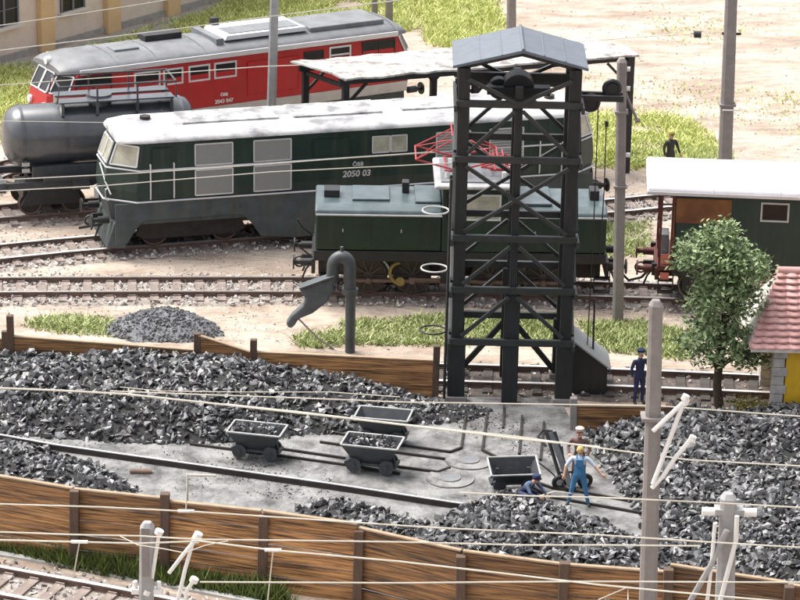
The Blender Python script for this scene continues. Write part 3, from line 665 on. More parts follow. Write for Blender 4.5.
# roof: arched, white, overhanging
secs = []
for (x_,k) in ((.28,.0),(.42,.75),(1.0,1.),(LB-1.0,1.),(LB-.42,.75),(LB-.28,.0)):
    hw = 1.5 if .9 < x_ < LB-.9 else 1.15+.2*k
    secs.append([(x_,hw*math.cos(t),3.80+(.36*(.35+.65*k))*math.sin(t)) for t in np.linspace(0,PI,13)]+[(x_,-hw,3.76),(x_,hw,3.76)])
mb = MB(); mb.loft(secs); rf = mb.build('roof', M['roof_white'], E_, True)
for (a,b,hw,z) in ((2.6,5.9,.72,4.13),(6.4,9.5,.75,4.13),(10.2,14.2,.7,4.13)):
    mb = MB(); mb.box(a,b,-hw,hw,z-.12,z+.05); mb.build('roof_panel', M['roof_mid'], rf, bevel=.03)
for (a,y_) in ((1.5,.1),(14.9,.2),(15.6,-.3)):
    mb = MB(); mb.cyl((a,y_,4.1),(a,y_,4.27),.18,16); mb.build('exhaust', M['dark'], rf, True)
mb = MB(); mb.cyl((.62,-.0,3.98),(.9,0,4.04),.20,20); mb.build('headlight', M['white'], E_, True)
# trim lines
for z,nm in ((1.75,'waist_line'),(2.83,'upper_line')):
    mb = MB(); x0 = -.08 if z < 2 else .02; q = [(x0-.03,1.47*.5),(x0-.03,-1.47*.5),(x0+.95,-1.475),(LB-x0-.9,-1.475),(LB-x0+.03,-.73),(LB-x0+.03,.73),(LB-x0-.9,1.475),(x0+.95,1.475),(x0-.03,.735)]
    mb.tube([(a,b,z) for a,b in q],.032,6); mb.build(nm, M['silver'], E_)
mb = MB(); mb.tube([(-.1,-.2,2.83),(-.02,-.75,2.3),(.1,-1.0,1.95)],.03,6); mb.build('nose_flash', M['silver'], E_)
# windscreen panes on the nose facets (quads just proud of the facets)
def facet(v, par, p0, p1, p2, p3, m='glass', name='windscreen', th=.03):
    n = (Vector(p1)-Vector(p0)).cross(Vector(p3)-Vector(p0)); mb = MB(); mb.plate([p0,p1,p2,p3], th, n); f = mb.build(name, M[m], par); 
    r = MB(); pts = [Vector(p)+n.normalized()*th for p in (p0,p1,p2,p3,p0)]
    for i in range(4): r.bar(pts[i],pts[i+1],.05,.05,n.normalized())
    r.build('frame', M['silver'], f); return f
def lerp_outline(x0b,nb,hb,x0t,ntp,ht,zb,zt,mirror,LBt,side=-1,bulge=0):
    # returns function (u,z)->point on the diagonal facet (u 0 at nose edge, 1 at side) 
    def f(u,z):
        k = (z-zb)/(zt-zb); x0 = x0b+(x0t-x0b)*k; n = nb+(ntp-nb)*k; h = hb+(ht-hb)*k
        x_ = x0+n*u; y_ = side*(h*.5+h*.5*u); return ((x_ if not mirror else LBt-x_), y_, z)
    return f
for mir in (False,True):
    for sd_ in (-1,1):
        f = lerp_outline(0,.95,1.47,.38,.75,1.42,2.75,3.82,mir,LB,sd_)
        pts = [f(.08,2.95),f(.93,2.95),f(.90,3.62),f(.10,3.62)]
        c = 1 if (mir == (sd_ > 0)) else 0
        if (sd_ < 0) == mir: pts = pts[::-1]
        off = Vector((1 if mir else -1, sd_*.6, .25)).normalized()*.02
        facet(g, E_, *[Vector(p)+off for p in pts])
    xx = lambda z: (.38*(z-2.75)/1.07)
    for (ya,yb2) in ((-.66,-.04),(.04,.66)):
        pts = [(xx(2.95),yb2,2.95),(xx(2.95),ya,2.95),(xx(3.62),ya,3.62),(xx(3.62),yb2,3.62)]
        if mir: pts = [(LB-p[0],p[1],p[2]) for p in pts][::-1]
        facet(g, E_, *[Vector(p)+Vector(((.02 if mir else -.02),0,0)) for p in pts])
def slope_y(z): return -(1.47-.05*max(0,(z-2.75)/1.07))
def gpanel(x0,x1,z0,z1,m='grille',name='grille',fr='silver'):
    root = MB(); t = .025; y_ = lambda z: slope_y(z)-.004
    root.plate([(x0,y_(z0),z0),(x1,y_(z0),z0),(x1,y_(z1),z1),(x0,y_(z1),z1)], t, (0,-1,0)); p = root.build(name, M[m], E_)
    r = MB(); q = [(x0,y_(z0)-t,z0),(x1,y_(z0)-t,z0),(x1,y_(z1)-t,z1),(x0,y_(z1)-t,z1)]
    for i in range(4): r.bar(q[i],q[(i+1)%4],.045,.03,(0,1,0))
    if name == 'grille' and z1-z0 > 1:
        for k in range(1,14): z = z0+(z1-z0)*k/14; r.bar((x0,y_(z)-t,z),(x1,y_(z)-t,z),.015,.02,(0,1,0))
    r.build('frame', M[fr], p); return p
for a,b in ((2.85,4.12),(4.85,6.12)): gpanel(a,b,1.88,2.75); gpanel(a,b,2.91,3.62)
gpanel(6.9,8.15,3.0,3.5,'green','recess_panel','green'); gpanel(8.95,9.55,2.95,3.5,'glass','window'); gpanel(9.6,10.15,2.95,3.5,'glass','window')
gpanel(11.2,12.4,2.2,3.5); gpanel(13.1,14.3,2.2,3.5)
gpanel(1.42,2.05,1.9,3.55,'green','cab_door','green')
for x_ in (1.33,2.12,14.9,15.7):
    mb = MB(); mb.tube([(x_,-1.53,1.85),(x_,-1.55,1.95),(x_,-1.55,3.0),(x_,-1.50,3.05)],.028,6); mb.build('handrail', M['silver'], E_)
mb = MB(); mb.tube([(.05,-.85,1.7),(-.05,-.85,1.75),(-.05,-.85,2.1),(.05,-.85,2.12)],.028,6); mb.build('handrail', M['silver'], E_)
buffer_(g, .05, -1); buffer_(g, LB-.05, 1); coupling(g, 0, -1); coupling(g, LB, 1)
mb = MB(); mb.tube([(-.9,-.5,.7),(-.1,-.4,.75),(0,-.3,.95)],.045,6); mb.build('brake_hose', M['black'], E_)
text_mesh('ÖBB', .2, M['silver'], E_, (8.45,-1.475,2.52), (PI/2,0,0)); text_mesh('2050 03', .3, M['silver'], E_, (8.4,-1.475,2.16), (PI/2,0,0), shear=.15)

# --- red locomotive
r = Veh((35,167),(420,113),'diesel_locomotive','red locomotive with grey roof and cream lower band','locomotive'); E_ = r.e; RL = 15.6
def rs(x0,x1,hw,n,z): return [(a,b,z) for a,b in outline(x0,x1,hw,n,n)]
mb = MB(); mb.loft([rs(.5,RL,1.46,.45,1.22),rs(.44,RL+.06,1.5,.5,1.62)]); mb.build('lower_band', M['cream'], E_, bevel=.01)
mb = MB(); mb.loft([rs(.43,RL+.07,1.5,.5,1.625),rs(.5,RL,1.5,.55,2.6),rs(.95,RL-.45,1.44,.5,3.45)]); mb.build('body', M['red'], E_, bevel=.02)
secs = []
for (x_,k) in ((.85,.2),(1.15,.8),(1.9,1.),(RL-1.2,1.),(RL-.7,.8),(RL-.4,.2)):
    hw = 1.5 if 1.5 < x_ < RL-.9 else 1.2+.15*k
    secs.append([(x_,hw*math.cos(t),3.46+(.44*(.3+.7*k))*abs(math.sin(t))**.8) for t in np.linspace(0,PI,13)]+[(x_,-hw,3.42),(x_,hw,3.42)])
mb = MB(); mb.loft(secs); rf = mb.build('roof', M['roof_grey'], E_, True)
for s in (-1,1):
    mb = MB(); mb.bar((1.5,s*1.5,3.52),(RL-.9,s*1.5,3.52),.07,.18); mb.build('gutter', M['silver'], E_, bevel=.01)
mb = MB(); mb.prism([(7.6,3.9),(11.1,3.9),(11.0,4.08),(7.7,4.08)], -.95, .85); mb.build('roof_panel', M['roof_pure'], rf, bevel=.02)
mb = MB(); mb.box(7.2,7.5,-1.05,1.05,3.75,4.03); mb.build('roof_rib', M['panel_grey'], rf); 
for x_ in (3.0,4.6,6.6,14.7):
    mb = MB(); mb.tube([(x_,1.48*math.cos(a),3.47+.445*math.sin(a)**.8) for a in np.linspace(.12,PI-.12,15)],.022,5); mb.build('roof_rib', M['panel_grey'], rf)
mb = MB(); mb.box(3.3,4.3,-.55,.15,3.82,3.95); mb.build('roof_hatch', M['panel_grey'], rf, bevel=.03)
mb = MB(); mb.box(7.9,10.8,-.75,.2,4.075,4.11); mb.build('roof_mesh', M['panel_grey'], rf, bevel=.01)
mb = MB(); mb.box(11.2,14.4,-.95,.9,3.8,4.0); mb.build('roof_panel', M['roof_grey'], rf, bevel=.04)
mb = MB(); mb.box(4.9,6.4,.2,.9,3.9,4.12); mb.build('exhaust', M['black'], rf, bevel=.02); mb = MB(); mb.box(7.9,8.2,.7,.95,4.0,4.35); mb.build('exhaust', M['black'], rf, bevel=.02)
for (a,b) in ((3.7,4.62),(4.87,5.55),(5.9,6.65),(6.95,7.75)): winframe(r, E_, a, b, 2.72, 3.2, -1.47, 'glass_dark', 'silver', .07)
winframe(r, E_, 10.7, 11.45, 2.72, 3.2, -1.47, 'glass_dark', 'black', .05); winframe(r, E_, 11.8, 12.6, 2.72, 3.25, -1.47, 'glass_dark', 'silver', .07, hm=True)
for a in (8.3,9.5):
    winframe(r, E_, a, a+.9, 1.9, 3.1, -1.495, 'red', 'red', .04, name='door')
for a in (1.35,13.2):
    winframe(r, E_, a, a+1.35, 2.62, 3.3, -1.465, 'glass_dark', 'black', .05, mull=1, name='cab_window')
for mir in (False,True):
    for (ya,yb2) in ((-.68,-.04),(.04,.68)):
        X = lambda z: .5+.45*(z-2.6)/.85
        pts = [(X(2.7),yb2,2.7),(X(2.7),ya,2.7),(X(3.38),ya,3.38),(X(3.38),yb2,3.38)]
        if mir: pts = [(RL+.5-p[0],p[1],p[2]) for p in pts][::-1]
        facet(r, E_, *[Vector(p)+Vector(((.02 if mir else -.02),0,0)) for p in pts], m='glass_dark')
    f = lerp_outline(.5,.55,1.5,.95,.5,1.44,2.6,3.45,mir,RL+.5,-1)
    pts = [f(.08,2.72),f(.9,2.72),f(.88,3.35),f(.1,3.35)]
    if mir: pts = pts[::-1]
    facet(r, E_, *[Vector(p)+Vector((.02 if mir else -.02,-.02,0)) for p in pts], m='glass_dark')
for (y_,z_) in ((-.0,3.72),(-.62,2.2),(.62,2.2)):
    mb = MB(); mb.cyl((.38 if z_ < 3 else .8,y_,z_),(1.0,y_,z_),.14,16); mb.build('headlight', M['white'], E_, True)
mb = MB(); mb.box(.9,RL-.4,-1.2,1.2,.75,1.215); mb.box(5.5,10,-1.3,1.3,.3,.9); mb.build('chassis', M['skirt'], E_)
for bx in (3.1,12.9):
    mb = MB()
    for s in (-1,1): mb.prism([(bx-1.8,.45),(bx+1.8,.45),(bx+1.6,.85),(bx-1.6,.85)], s*.95-.06, s*.95+.06)
    bg_ = mb.build('bogie', M['dark'], E_)
    for dx in (-1.2,1.2): wheelset(r, bx+dx, .48, .74, bg_)
buffer_(r, .55, -1); buffer_(r, RL-.05, 1)
text_mesh('ÖBB', .16, M['white'], E_, (7.28,-1.515,1.98), (PI/2,0,0)); text_mesh('2043 047', .2, M['white'], E_, (7.28,-1.515,1.72), (PI/2,0,0))

# --- tank wagon
t = Veh((30,214),(190,203),'tank_wagon','dark grey tank wagon with walkway and railing on top','tank wagon'); E_ = t.e; TR = 1.07; TZ = 2.62
xa, xb = -.78, 5.85
secs = []
for (x_,k) in ((xa,.35),(xa+.08,.62),(xa+.22,.83),(xa+.38,.94),(xa+.58,1.),(xb-.42,1.),(xb-.22,.95),(xb-.07,.8),(xb,.55)):
    secs.append([(x_,TR*k*math.cos(a),TZ+TR*k*math.sin(a)) for a in np.linspace(0,2*PI,41)[:-1]])
mb = MB(); mb.loft(secs); tk = mb.build('tank', M['tank'], E_, True)
for x_ in (xa+.60,1.3,xb-1.2,xb-.45):
    mb = MB(); n = 40; vs = []; fs = []
    for a in range(n):
        c_, s_ = math.cos(2*PI*a/n), math.sin(2*PI*a/n)
        for (dx,rr) in ((-.05,TR-.01),(-.05,TR+.018),(.05,TR+.018),(.05,TR-.01)): vs.append((x_+dx,rr*c_,TZ+rr*s_))
    for a in range(n):
        for k in range(4): fs.append((a*4+k,a*4+(k+1)%4,((a+1)%n)*4+(k+1)%4,((a+1)%n)*4+k))
    mb.add(vs, fs); mb.build('tank_band', M['tank'], tk, True)
mb = MB(); mb.cyl((2.6,0,TZ+TR-.1),(2.6,0,TZ+TR+.28),.45,24); mb.build('dome', M['tank'], tk, True)
mb = MB(); mb.box(1.1,5.1,-.75,-.15,TZ+TR+.16,TZ+TR+.21); mb.box(1.1,5.1,.2,.75,TZ+TR+.16,TZ+TR+.21); 
for x_ in (1.2,2.4,3.8,5.0): mb.box(x_-.05,x_+.05,-.8,.8,TZ+TR-.25,TZ+TR+.15)
wk = mb.build('walkway', M['tank'], E_)
mb = MB(); hz = TZ+TR+.78
for s in (-.78,.78):
    mb.tube([(1.0,s,TZ+TR+.2),(1.1,s,hz),(5.15,s,hz),(5.15,s,TZ+TR+.2)],.035,6)
    for x_ in (2.4,3.8): mb.tube([(x_,s,TZ+TR+.15),(x_,s,hz)],.035,6)
mb.tube([(5.15,-.78,hz),(5.15,.78,hz)],.035,6); mb.tube([(1.1,-.78,hz),(1.1,.78,hz)],.035,6)
mb.build('railing', M['skip'], E_)
mb = MB(); mb.box(xa-.3,xb+.3,-1.1,-.95,1.0,1.25); mb.box(xa-.3,xb+.3,.95,1.1,1.0,1.25); mb.box(xa-.32,xa-.1,-1.2,1.2,.95,1.3); mb.box(xb+.1,xb+.3,-1.2,1.2,.95,1.3); mb.build('frame', M['skip'], E_, bevel=.01)
mb = MB(); mb.box(.1,3.4,-1.0,-.7,1.3,1.75); mb.box(.1,3.4,.7,1.0,1.3,1.75); mb.build('saddle', M['skip'], E_, bevel=.02)
mb = MB(); mb.box(.4,3.2,-1.35,-1.15,1.32,1.42); mb.box(1.4,2.0,-1.3,-1.1,.95,1.32); mb.build('side_step', M['skip'], E_)
mb = MB(); mb.box(2.15,2.6,-1.28,-1.22,.62,.98); mb.build('plate_panel', M['white'], E_, bevel=.005); mb = MB(); mb.box(3.3,3.75,-1.28,-1.22,.62,.98); mb.build('plate_panel', M['white'], E_, bevel=.005)
mb = MB(); mb.box(-.28,-.02,-1.0,-.96,1.80,1.93); mb.build('lamp_plate', M['loop'], E_); mb = MB(); mb.box(-.28,-.02,-1.0,-.96,1.58,1.71); mb.build('lamp_plate', M['loop'], E_)
mb = MB(); mb.box(-.2,-.1,-.99,-.93,1.2,2.0); mb.build('lamp_bracket', M['skip'], E_)
for bx in (.75,4.8):
    mb = MB()
    for s in (-1,1): mb.prism([(bx-1.1,.4),(bx+1.1,.4),(bx+.8,.95),(bx-.8,.95)], s*.98-.06, s*.98+.06)
    mb.box(bx-1,bx+1,-.9,.9,.5,.9); bg_ = mb.build('bogie', M['black'], E_)
    for dx in (-.75,.75): wheelset(t, bx+dx, .42, .74, bg_)
buffer_(t, xb+.3, 1); buffer_(t, xa-.3, -1)

# --- small centre cab electric shunter
s_ = Veh((315,291.5),(605,295.5),'electric_shunter','small bottle green centre cab engine with blue grey bonnet tops and red pantograph','locomotive'); E_ = s_.e; SL = 9.25
mb = MB(); mb.box(-.05,SL,-1.42,1.42,1.28,1.62); mb.build('running_plate', M['black'], E_, bevel=.02)
for nm,(a,b) in (('bonnet',(.0,4.0)),('bonnet',(6.1,SL-.02))):
    mb = MB(); mb.prism([(a,1.63),(b,1.63),(b,2.80),(a,2.80)], -1.4, 1.4); bo = mb.build(nm, M['green2'], E_, bevel=.07, seg=3)
    mb = MB(); q = [(-1.42,2.80),(1.42,2.80),(1.35,2.95),(.95,3.06),(-.95,3.06),(-1.35,2.95)]
    mb.add([(a-.02,y_,z_) for y_,z_ in q]+[(b+.02 if b > 5 else b,y_,z_) for y_,z_ in q], [(0,1,2,3,4,5),(11,10,9,8,7,6)]+[(i,(i+1)%6,6+(i+1)%6,6+i) for i in range(6)]); tp = mb.build('bonnet_top', M['hood_top'], bo, bevel=.06, seg=3)
    mb = MB(); mb.bar((a,-1.43,2.82),(b,-1.43,2.82),.035,.045); mb.build('beading', M['silver'], bo)
    if a < 1:
        mb = MB(); mb.box(.25,.75,-.35,.25,3.07,3.3); mb.build('vent', M['black'], tp, bevel=.02); mb = MB(); mb.box(2.75,2.98,.2,.6,3.07,3.42); mb.build('chimney', M['black'], tp, bevel=.02)
        mb = MB(); mb.box(1.15,2.35,-.7,.8,3.06,3.14); mb.build('hatch', M['hood_top'], tp, bevel=.03)
        mb = MB(); mb.box(3.15,3.98,-.9,.9,3.06,3.14); mb.build('hatch', M['hood_top'], tp, bevel=.03)
    else:
        mb = MB(); mb.box(6.3,7.5,-1.0,.9,3.06,3.15); mb.build('hatch', M['hood_top'], tp, bevel=.03); mb = MB(); mb.box(8.75,9.05,-.3,.3,3.06,3.38); mb.build('vent', M['black'], tp, bevel=.02)
    for k in range(2 if a < 1 else 1):
        x_ = a+.55+k*(b-a-.3)/2; mb = MB(); mb.box(x_,x_+(b-a)/3-.12,-1.415,-1.38,1.75,2.8); mb.build('side_door', M['green2'], bo, bevel=.008)
        mb = MB(); mb.box(x_+.3,x_+.33,-1.43,-1.41,2.25,2.36); mb.build('latch', M['loop'], bo)
mb = MB(); mb.box(4.0,6.1,-1.42,1.42,1.63,3.75); cb = mb.build('cab', M['green2'], E_, bevel=.04)
mb = MB(); mb.prism([(3.72,3.74),(6.38,3.74),(6.34,3.88),(3.76,3.88)], -1.6, 1.6); cr_ = mb.build('cab_roof', M['cab_roof'], E_, bevel=.07, seg=3)
mb = MB(); mb.box(3.95,6.15,-1.25,1.3,3.87,3.92); mb.build('roof_board', M['panel_grey'], cr_)
mb = MB()
for (x_,y_) in ((4.15,-.8),(4.15,.8),(5.95,-.8),(5.95,.8)): mb.cyl((x_,y_,3.9),(x_,y_,4.12),.07,10)
mb.build('insulator', M['white'], cr_, True)
winframe(s_, cb, 4.75, 5.8, 2.75, 3.5, -1.42, 'glass', 'silver', .06); winframe(s_, cb, 4.15, 4.5, 2.75, 3.5, -1.42, 'glass_dark', 'black', .05)
def panto(par, x0, x1, z, hw, h, m='panto', K=.35):
    mb = MB(); xm = (x0+x1)/2
    for s in (-1,1):
        y = s*hw
        mb.tube([(x0,y,z),(x1,y,z)],.035,6)
        for xe in (x0-K,x1+K):
            mb.tube([(xm,y,z+.02),(xe,y*.95,z+h*.35)],.03,6); mb.tube([(xe,y*.95,z+h*.35),(xm+(xe-xm)*.08,y*.8,z+h)],.026,6)
    for xe in (x0-K,x1+K): mb.tube([(xe,-hw,z+h*.35),(xe,hw,z+h*.35)],.03,6); mb.tube([(xe,-hw*.9,z+h*.35),(xm,hw*.7,z+h)],.018,5); mb.tube([(xe,hw*.9,z+h*.35),(xm,-hw*.7,z+h)],.018,5)
    for xe in (x0,x1): mb.tube([(xe,-hw,z),(xe,hw,z)],.035,6)
    for dx in (-.15,.15): mb.tube([(xm+dx,-hw-.4,z+h-.1),(xm+dx,-hw-.2,z+h+.03),(xm+dx,hw+.2,z+h+.03),(xm+dx,hw+.4,z+h-.1)],.03,6)
    return mb.build('pantograph', M[m], par)
panto(E_, 4.1, 4.8, 4.13, .8, 1.0, K=.95)
panto(E_, 5.55, 6.05, 4.13, .6, .22, K=.3)
for x_ in (1.7,3.1,5.6,7.3):
    wheelset(s_, x_, .62, .74, m='wheel_iron', hub='wheel_rim')
    mb = MB()
    for k in range(10): aa = k*PI/5; mb.bar((x_+.12*math.cos(aa),-.84,.62+.12*math.sin(aa)),(x_+.52*math.cos(aa),-.84,.62+.52*math.sin(aa)),.05,.04,(0,1,0))
    mb.build('spokes', M['wheel_rim'], E_)
for x_ in (1.8,7.4):
    mb = MB(); mb.ring((x_-.1,-1.0,.66),.70,.04,'y',24,6,a0=.3,a1=PI-.3); mb.build('splasher', M['loop'], E_)
mb = MB(); mb.ring((2.75,-1.06,.78),.36,.06,'y',20,6,a0=1.7,a1=4.6); mb.cyl((2.72,-1.1,.5),(2.72,-1.0,.5),.15,14); mb.build('balance_weight', M['brass'], E_, True)
mb = MB(); mb.bar((.9,-1.02,.5),(8.2,-1.02,.5),.05,.1); mb.bar((3.0,-1.1,.6),(5.2,-1.1,.55),.05,.09)
for x_ in (1.7,3.1,5.6,7.3): mb.cyl((x_,-1.1,.5),(x_,-.95,.5),.09,12)
mb.build('coupling_rod', M['rail_side'], E_)
mb = MB(); mb.box(.1,SL-.1,-.6,.6,.55,1.28); mb.box(.1,.9,-1.2,-1.1,.85,1.27); mb.box(4.0,4.75,-1.3,-1.0,.55,1.27); mb.box(6.25,6.65,-1.3,-1.0,.55,1.27); mb.build('chassis', M['dark'], E_)
for x_ in (.15,6.2,8.9):
    mb = MB(); mb.box(x_,x_+.5,-1.4,-1.15,.3,.35); mb.bar((x_,-1.3,.3),(x_,-1.3,1.28),.03,.05); mb.bar((x_+.5,-1.3,.3),(x_+.5,-1.3,1.28),.03,.05); mb.box(x_,x_+.5,-1.4,-1.15,.75,.8); mb.build('step', M['black'], E_)
for x_ in (-.12,SL): mb = MB(); mb.box(x_,x_+.12,-1.3,1.3,.8,1.3); mb.build('buffer_beam', M['black'], E_, bevel=.02)
buffer_(s_, -.1, -1); buffer_(s_, SL+.1, 1); coupling(s_, -.1, -1); coupling(s_, SL+.1, 1)
for y_ in (-1.1,1.1):
    mb = MB(); mb.tube([(-.1,y_,1.3),(-.5,y_,1.62),(-.62,y_,1.85),(-.55,y_,1.85)],.03,6); mb.build('handrail', M['black'], E_)
mb = MB(); mb.box(5.05,5.5,-1.47,-1.43,2.2,2.25); mb.build('handrail', veg_mat('green_mark',(.05,.4,.12),(.06,.42,.13)), E_)

# --- carriage at right
c = Veh((600,295.5),(740,301),'railway_carriage','dark green carriage with bright white roof and open red end platform','carriage'); E_ = c.e
mb = MB(); mb.box(2.3,13.5,-1.42,1.42,1.3,3.72); bd = mb.build('body', M['green3'], E_, bevel=.015)
mb = MB(); mb.box(2.27,4.0,-1.45,-1.421,2.78,3.6); mb.build('brown_panel', M['interior'], bd); 
mb = MB(); mb.box(2.24,2.299,-1.3,1.3,1.35,3.68); mb.build('end_wall', M['interior'], bd)
secs = []
for x_,k in ((1.33,.9),(1.38,1.),(14,1.),):
    secs.append([(x_,1.62*k*math.cos(a),3.86+.42*k*math.sin(a)) for a in np.linspace(0,PI,15)]+[(x_,-1.62*k,3.74),(x_,1.62*k,3.74)])
mb = MB(); mb.loft(secs); mb.build('roof', M['roof_pure'], E_, True)
for x_ in (3.4,5.5,7.6,9.7):
    mb = MB(); mb.tube([(x_,1.62*math.cos(a),3.86+.425*math.sin(a)) for a in np.linspace(.02,PI-.02,17)],.014,5); mb.build('roof_seam', M['silver'], E_)
mb = MB(); mb.bar((1.33,-1.64,3.79),(14,-1.64,3.79),.03,.1); mb.build('gutter', M['silver'], E_)
for a in (4.98,8.5,11.2): winframe(c, bd, a, a+.78, 2.98, 3.5, -1.42, 'glass_dark', 'loop', .06)
mb = MB(); mb.box(1.76,2.3,-1.4,1.4,1.16,1.3); mb.build('platform', M['oxide'], E_, bevel=.01)
for (x_,y_) in ((1.82,-1.36),(1.82,1.36),(2.18,-1.36),(1.82,-.45),(1.82,.45)):
    mb = MB(); mb.box(x_-.035,x_+.035,y_-.035,y_+.035,1.3,3.75); mb.build('platform_post', M['oxide'], E_)
mb = MB(); mb.tube([(1.82,-1.36,2.25),(1.82,1.36,2.25)],.03,6); mb.tube([(1.82,-1.36,3.35),(2.25,-1.36,3.35)],.03,6); mb.build('platform_rail', M['oxide'], E_)
mb = MB(); mb.box(1.86,2.1,-1.2,-.5,1.3,2.3); mb.build('brake_cabinet', M['panel_grey'], E_, bevel=.02)
mb = MB(); mb.box(1.7,1.82,-1.3,1.3,.8,1.2); mb.build('buffer_beam', M['oxide'], E_, bevel=.01)
M['salmon'] = mat('salmon_plate',(.45,.13,.10),.6)
for za,zb in ((1.4,1.72),(.88,1.1)): mb = MB(); mb.box(1.86,2.14,-1.46,-1.42,za,zb); mb.build('marker_plate', M['salmon'], E_)
buffer_(c, 1.72, -1, m='oxide', L_=.6); coupling(c, 1.7, -1, m='black')
mb = MB(); mb.tube([(1.65,-.5,1.0),(1.3,-.5,.6),(.9,-.4,.45),(.6,-.4,.75),(.5,-.3,.95)],.045,8); mb.build('brake_hose', M['black'], E_, True)
mb = MB(); mb.box(1.8,2.3,-1.45,-1.2,.4,.45); mb.bar((1.82,-1.35,.4),(1.82,-1.35,1.2),.04,.05); mb.bar((2.28,-1.35,.4),(2.28,-1.35,1.2),.04,.05); mb.box(1.8,2.3,-1.45,-1.2,.8,.85); mb.build('step', M['black'], E_)
mb = MB(); mb.box(1.6,13.5,-1.15,-1.0,.9,1.29); mb.box(1.6,13.5,1.0,1.15,.9,1.29); mb.build('frame', M['black'], E_)
for x_ in (2.95,10.5):
    mb = MB(); mb.box(x_-.35,x_+.35,-1.08,-.9,.4,.9); mb.build('axle_guard', M['black'], E_)
    wheelset(c, x_, .5, .74, hub='pole')

# ------------------------------------------------------------------ felt roofed canopy between the tracks
A_, B_, C_, D_ = P(290,61,4.5), P(343,79,4.5), P(641,54,4.5), P(588,41,4.5)
u = (C_-B_).normalized(); n_ = Vector((-u.y,u.x,0)); Wd = abs((A_-B_).dot(n_)); LN = (C_-B_).length; skew = (A_-B_).dot(u)
cn = empty('platform_canopy', (B_.x,B_.y,0), math.atan2(u.y,u.x), 'long flat felt roofed canopy on timber posts behind the tower', 'canopy')
mb = MB(); nx = 26; vs = []
for i in range(nx+1):
    for j in range(5):
        f = j/4; vs.append((skew*f+LN*i/nx+random.uniform(-.12,.12)*(i in (0,nx)), Wd*f+(random.uniform(-.08,.08) if j in (0,4) else 0), 4.50+.1*math.sin(f*PI)+random.uniform(-.02,.02)))
k = len(vs); vs += [(a,b,c_-.07) for a,b,c_ in vs]; fs = []
for i in range(nx):
    for j in range(4): q = i*5+j; fs += [(q,q+5,q+6,q+1),(k+q,k+q+1,k+q+6,k+q+5)]
    fs += [(i*5,k+i*5,k+i*5+5,i*5+5),(i*5+4,i*5+9,k+i*5+9,k+i*5+4)]
fs += [(0,1,k+1,k),(1,2,k+2,k+1),(2,3,k+3,k+2),(3,4,k+4,k+3)]; e_ = nx*5; fs += [(e_+j+1,e_+j,k+e_+j,k+e_+j+1) for j in range(4)]
mb.add(vs, fs); mb.build('felt_roof', M['canopy'], cn)
for y_ in (.35, Wd-.35):
    mb = MB(); mb.box(skew*y_/Wd+.1,LN+skew*y_/Wd-.1,y_-.08,y_+.08,4.2,4.40); mb.build('purlin', M['black'], cn)
pw_ = P(630.5,176)-Vector((B_.x,B_.y,0)); mb = MB(); px_ = pw_.dot(u); py_ = max(pw_.dot(n_),.14); mb.box(px_-.13,px_+.13,py_-.13,py_+.13,0,4.43); mb.build('post', M['black'], cn, bevel=.01)
mb = MB(); mb.bar((px_,py_,3.3),(px_-.9,py_,4.2),.09,.1,(0,1,0)); mb.build('knee_brace', M['black'], cn)
for x_ in (.35,5.3):
    for y_ in (.35, Wd-.35):
        X_ = x_+skew*y_/Wd; mb = MB(); mb.box(X_-.11,X_+.11,y_-.11,y_+.11,0,4.2); mb.build('post', M['black'], cn, bevel=.01)
        for s in (-1,1):
            if 0 < x_+s*.9 < LN: mb = MB(); mb.bar((X_,y_,3.4),(X_+s*.8,y_,4.2),.09,.1,(0,1,0)); mb.build('knee_brace', M['black'], cn)
    mb = MB(); mb.bar((x_+skew*.35/Wd,.35,4.12),(x_+skew*(1-.35/Wd),Wd-.35,4.12),.12,.14); mb.build('cross_beam', M['black'], cn)

# ------------------------------------------------------------------ water crane
b = P(350,352); wc = empty('water_crane', b, 0, 'dark cast iron water crane with curved neck and leather spout', 'water crane')
f = lambda px,py: (PY(px,py,b.y)-b)
mb = MB(); mb.cyl((0,0,-.1),f(350.5,288),.155,16); mb.build('column', M['crane'], wc, True)
p0 = f(350,292); top = f(342,256); mb = MB(); xc = (f(350,270).x+f(333,270).x)/2; rr = (f(350,270).x-f(333,270).x)/2; zc = f(342,266).z
pts = [(p0.x,0,p0.z)]+[(xc+rr*math.cos(a),0,zc+rr*1.15*math.sin(a)) for a in np.linspace(0,PI,13)]+[(xc-rr-.02,0,f(333,282).z)]
mb.tube(pts, .19, 16); mb.cyl((p0.x,0,p0.z-.05),(p0.x,0,p0.z+.12),.25,16); mb.cyl((xc,0,zc+rr*1.15+.12),(xc,0,zc+rr*1.15+.32),.05,10); mb.build('neck', M['crane'], wc, True)
pl_ = [(334,275),(299,287.5),(305.5,298),(303,304),(291,314.5),(286,322),(289,327),(294,325.5),(298.5,318),(313,312),(327,301),(334,290)]
mb = MB(); mb.prism([(f(*p_).x, f(*p_).z) for p_ in pl_], -.17, .17); mb.build('leather_spout', M['leather'], wc, bevel=.07, seg=3)
mb = MB(); mb.bar(f(335,275)+Vector((0,-.02,.03)), f(299.5,287.5)+Vector((0,-.02,.03)), .44, .06); mb.build('spout_rim', M['crane'], wc, bevel=.015)
mb = MB(); mb.tube([f(297,316)+Vector((0,-.1,0)), (f(318,336)+Vector((0,-.2,0))), f(334,350)+Vector((0,-.2,.1))],.028,6); mb.build('drain_rod', M['pole'], wc)

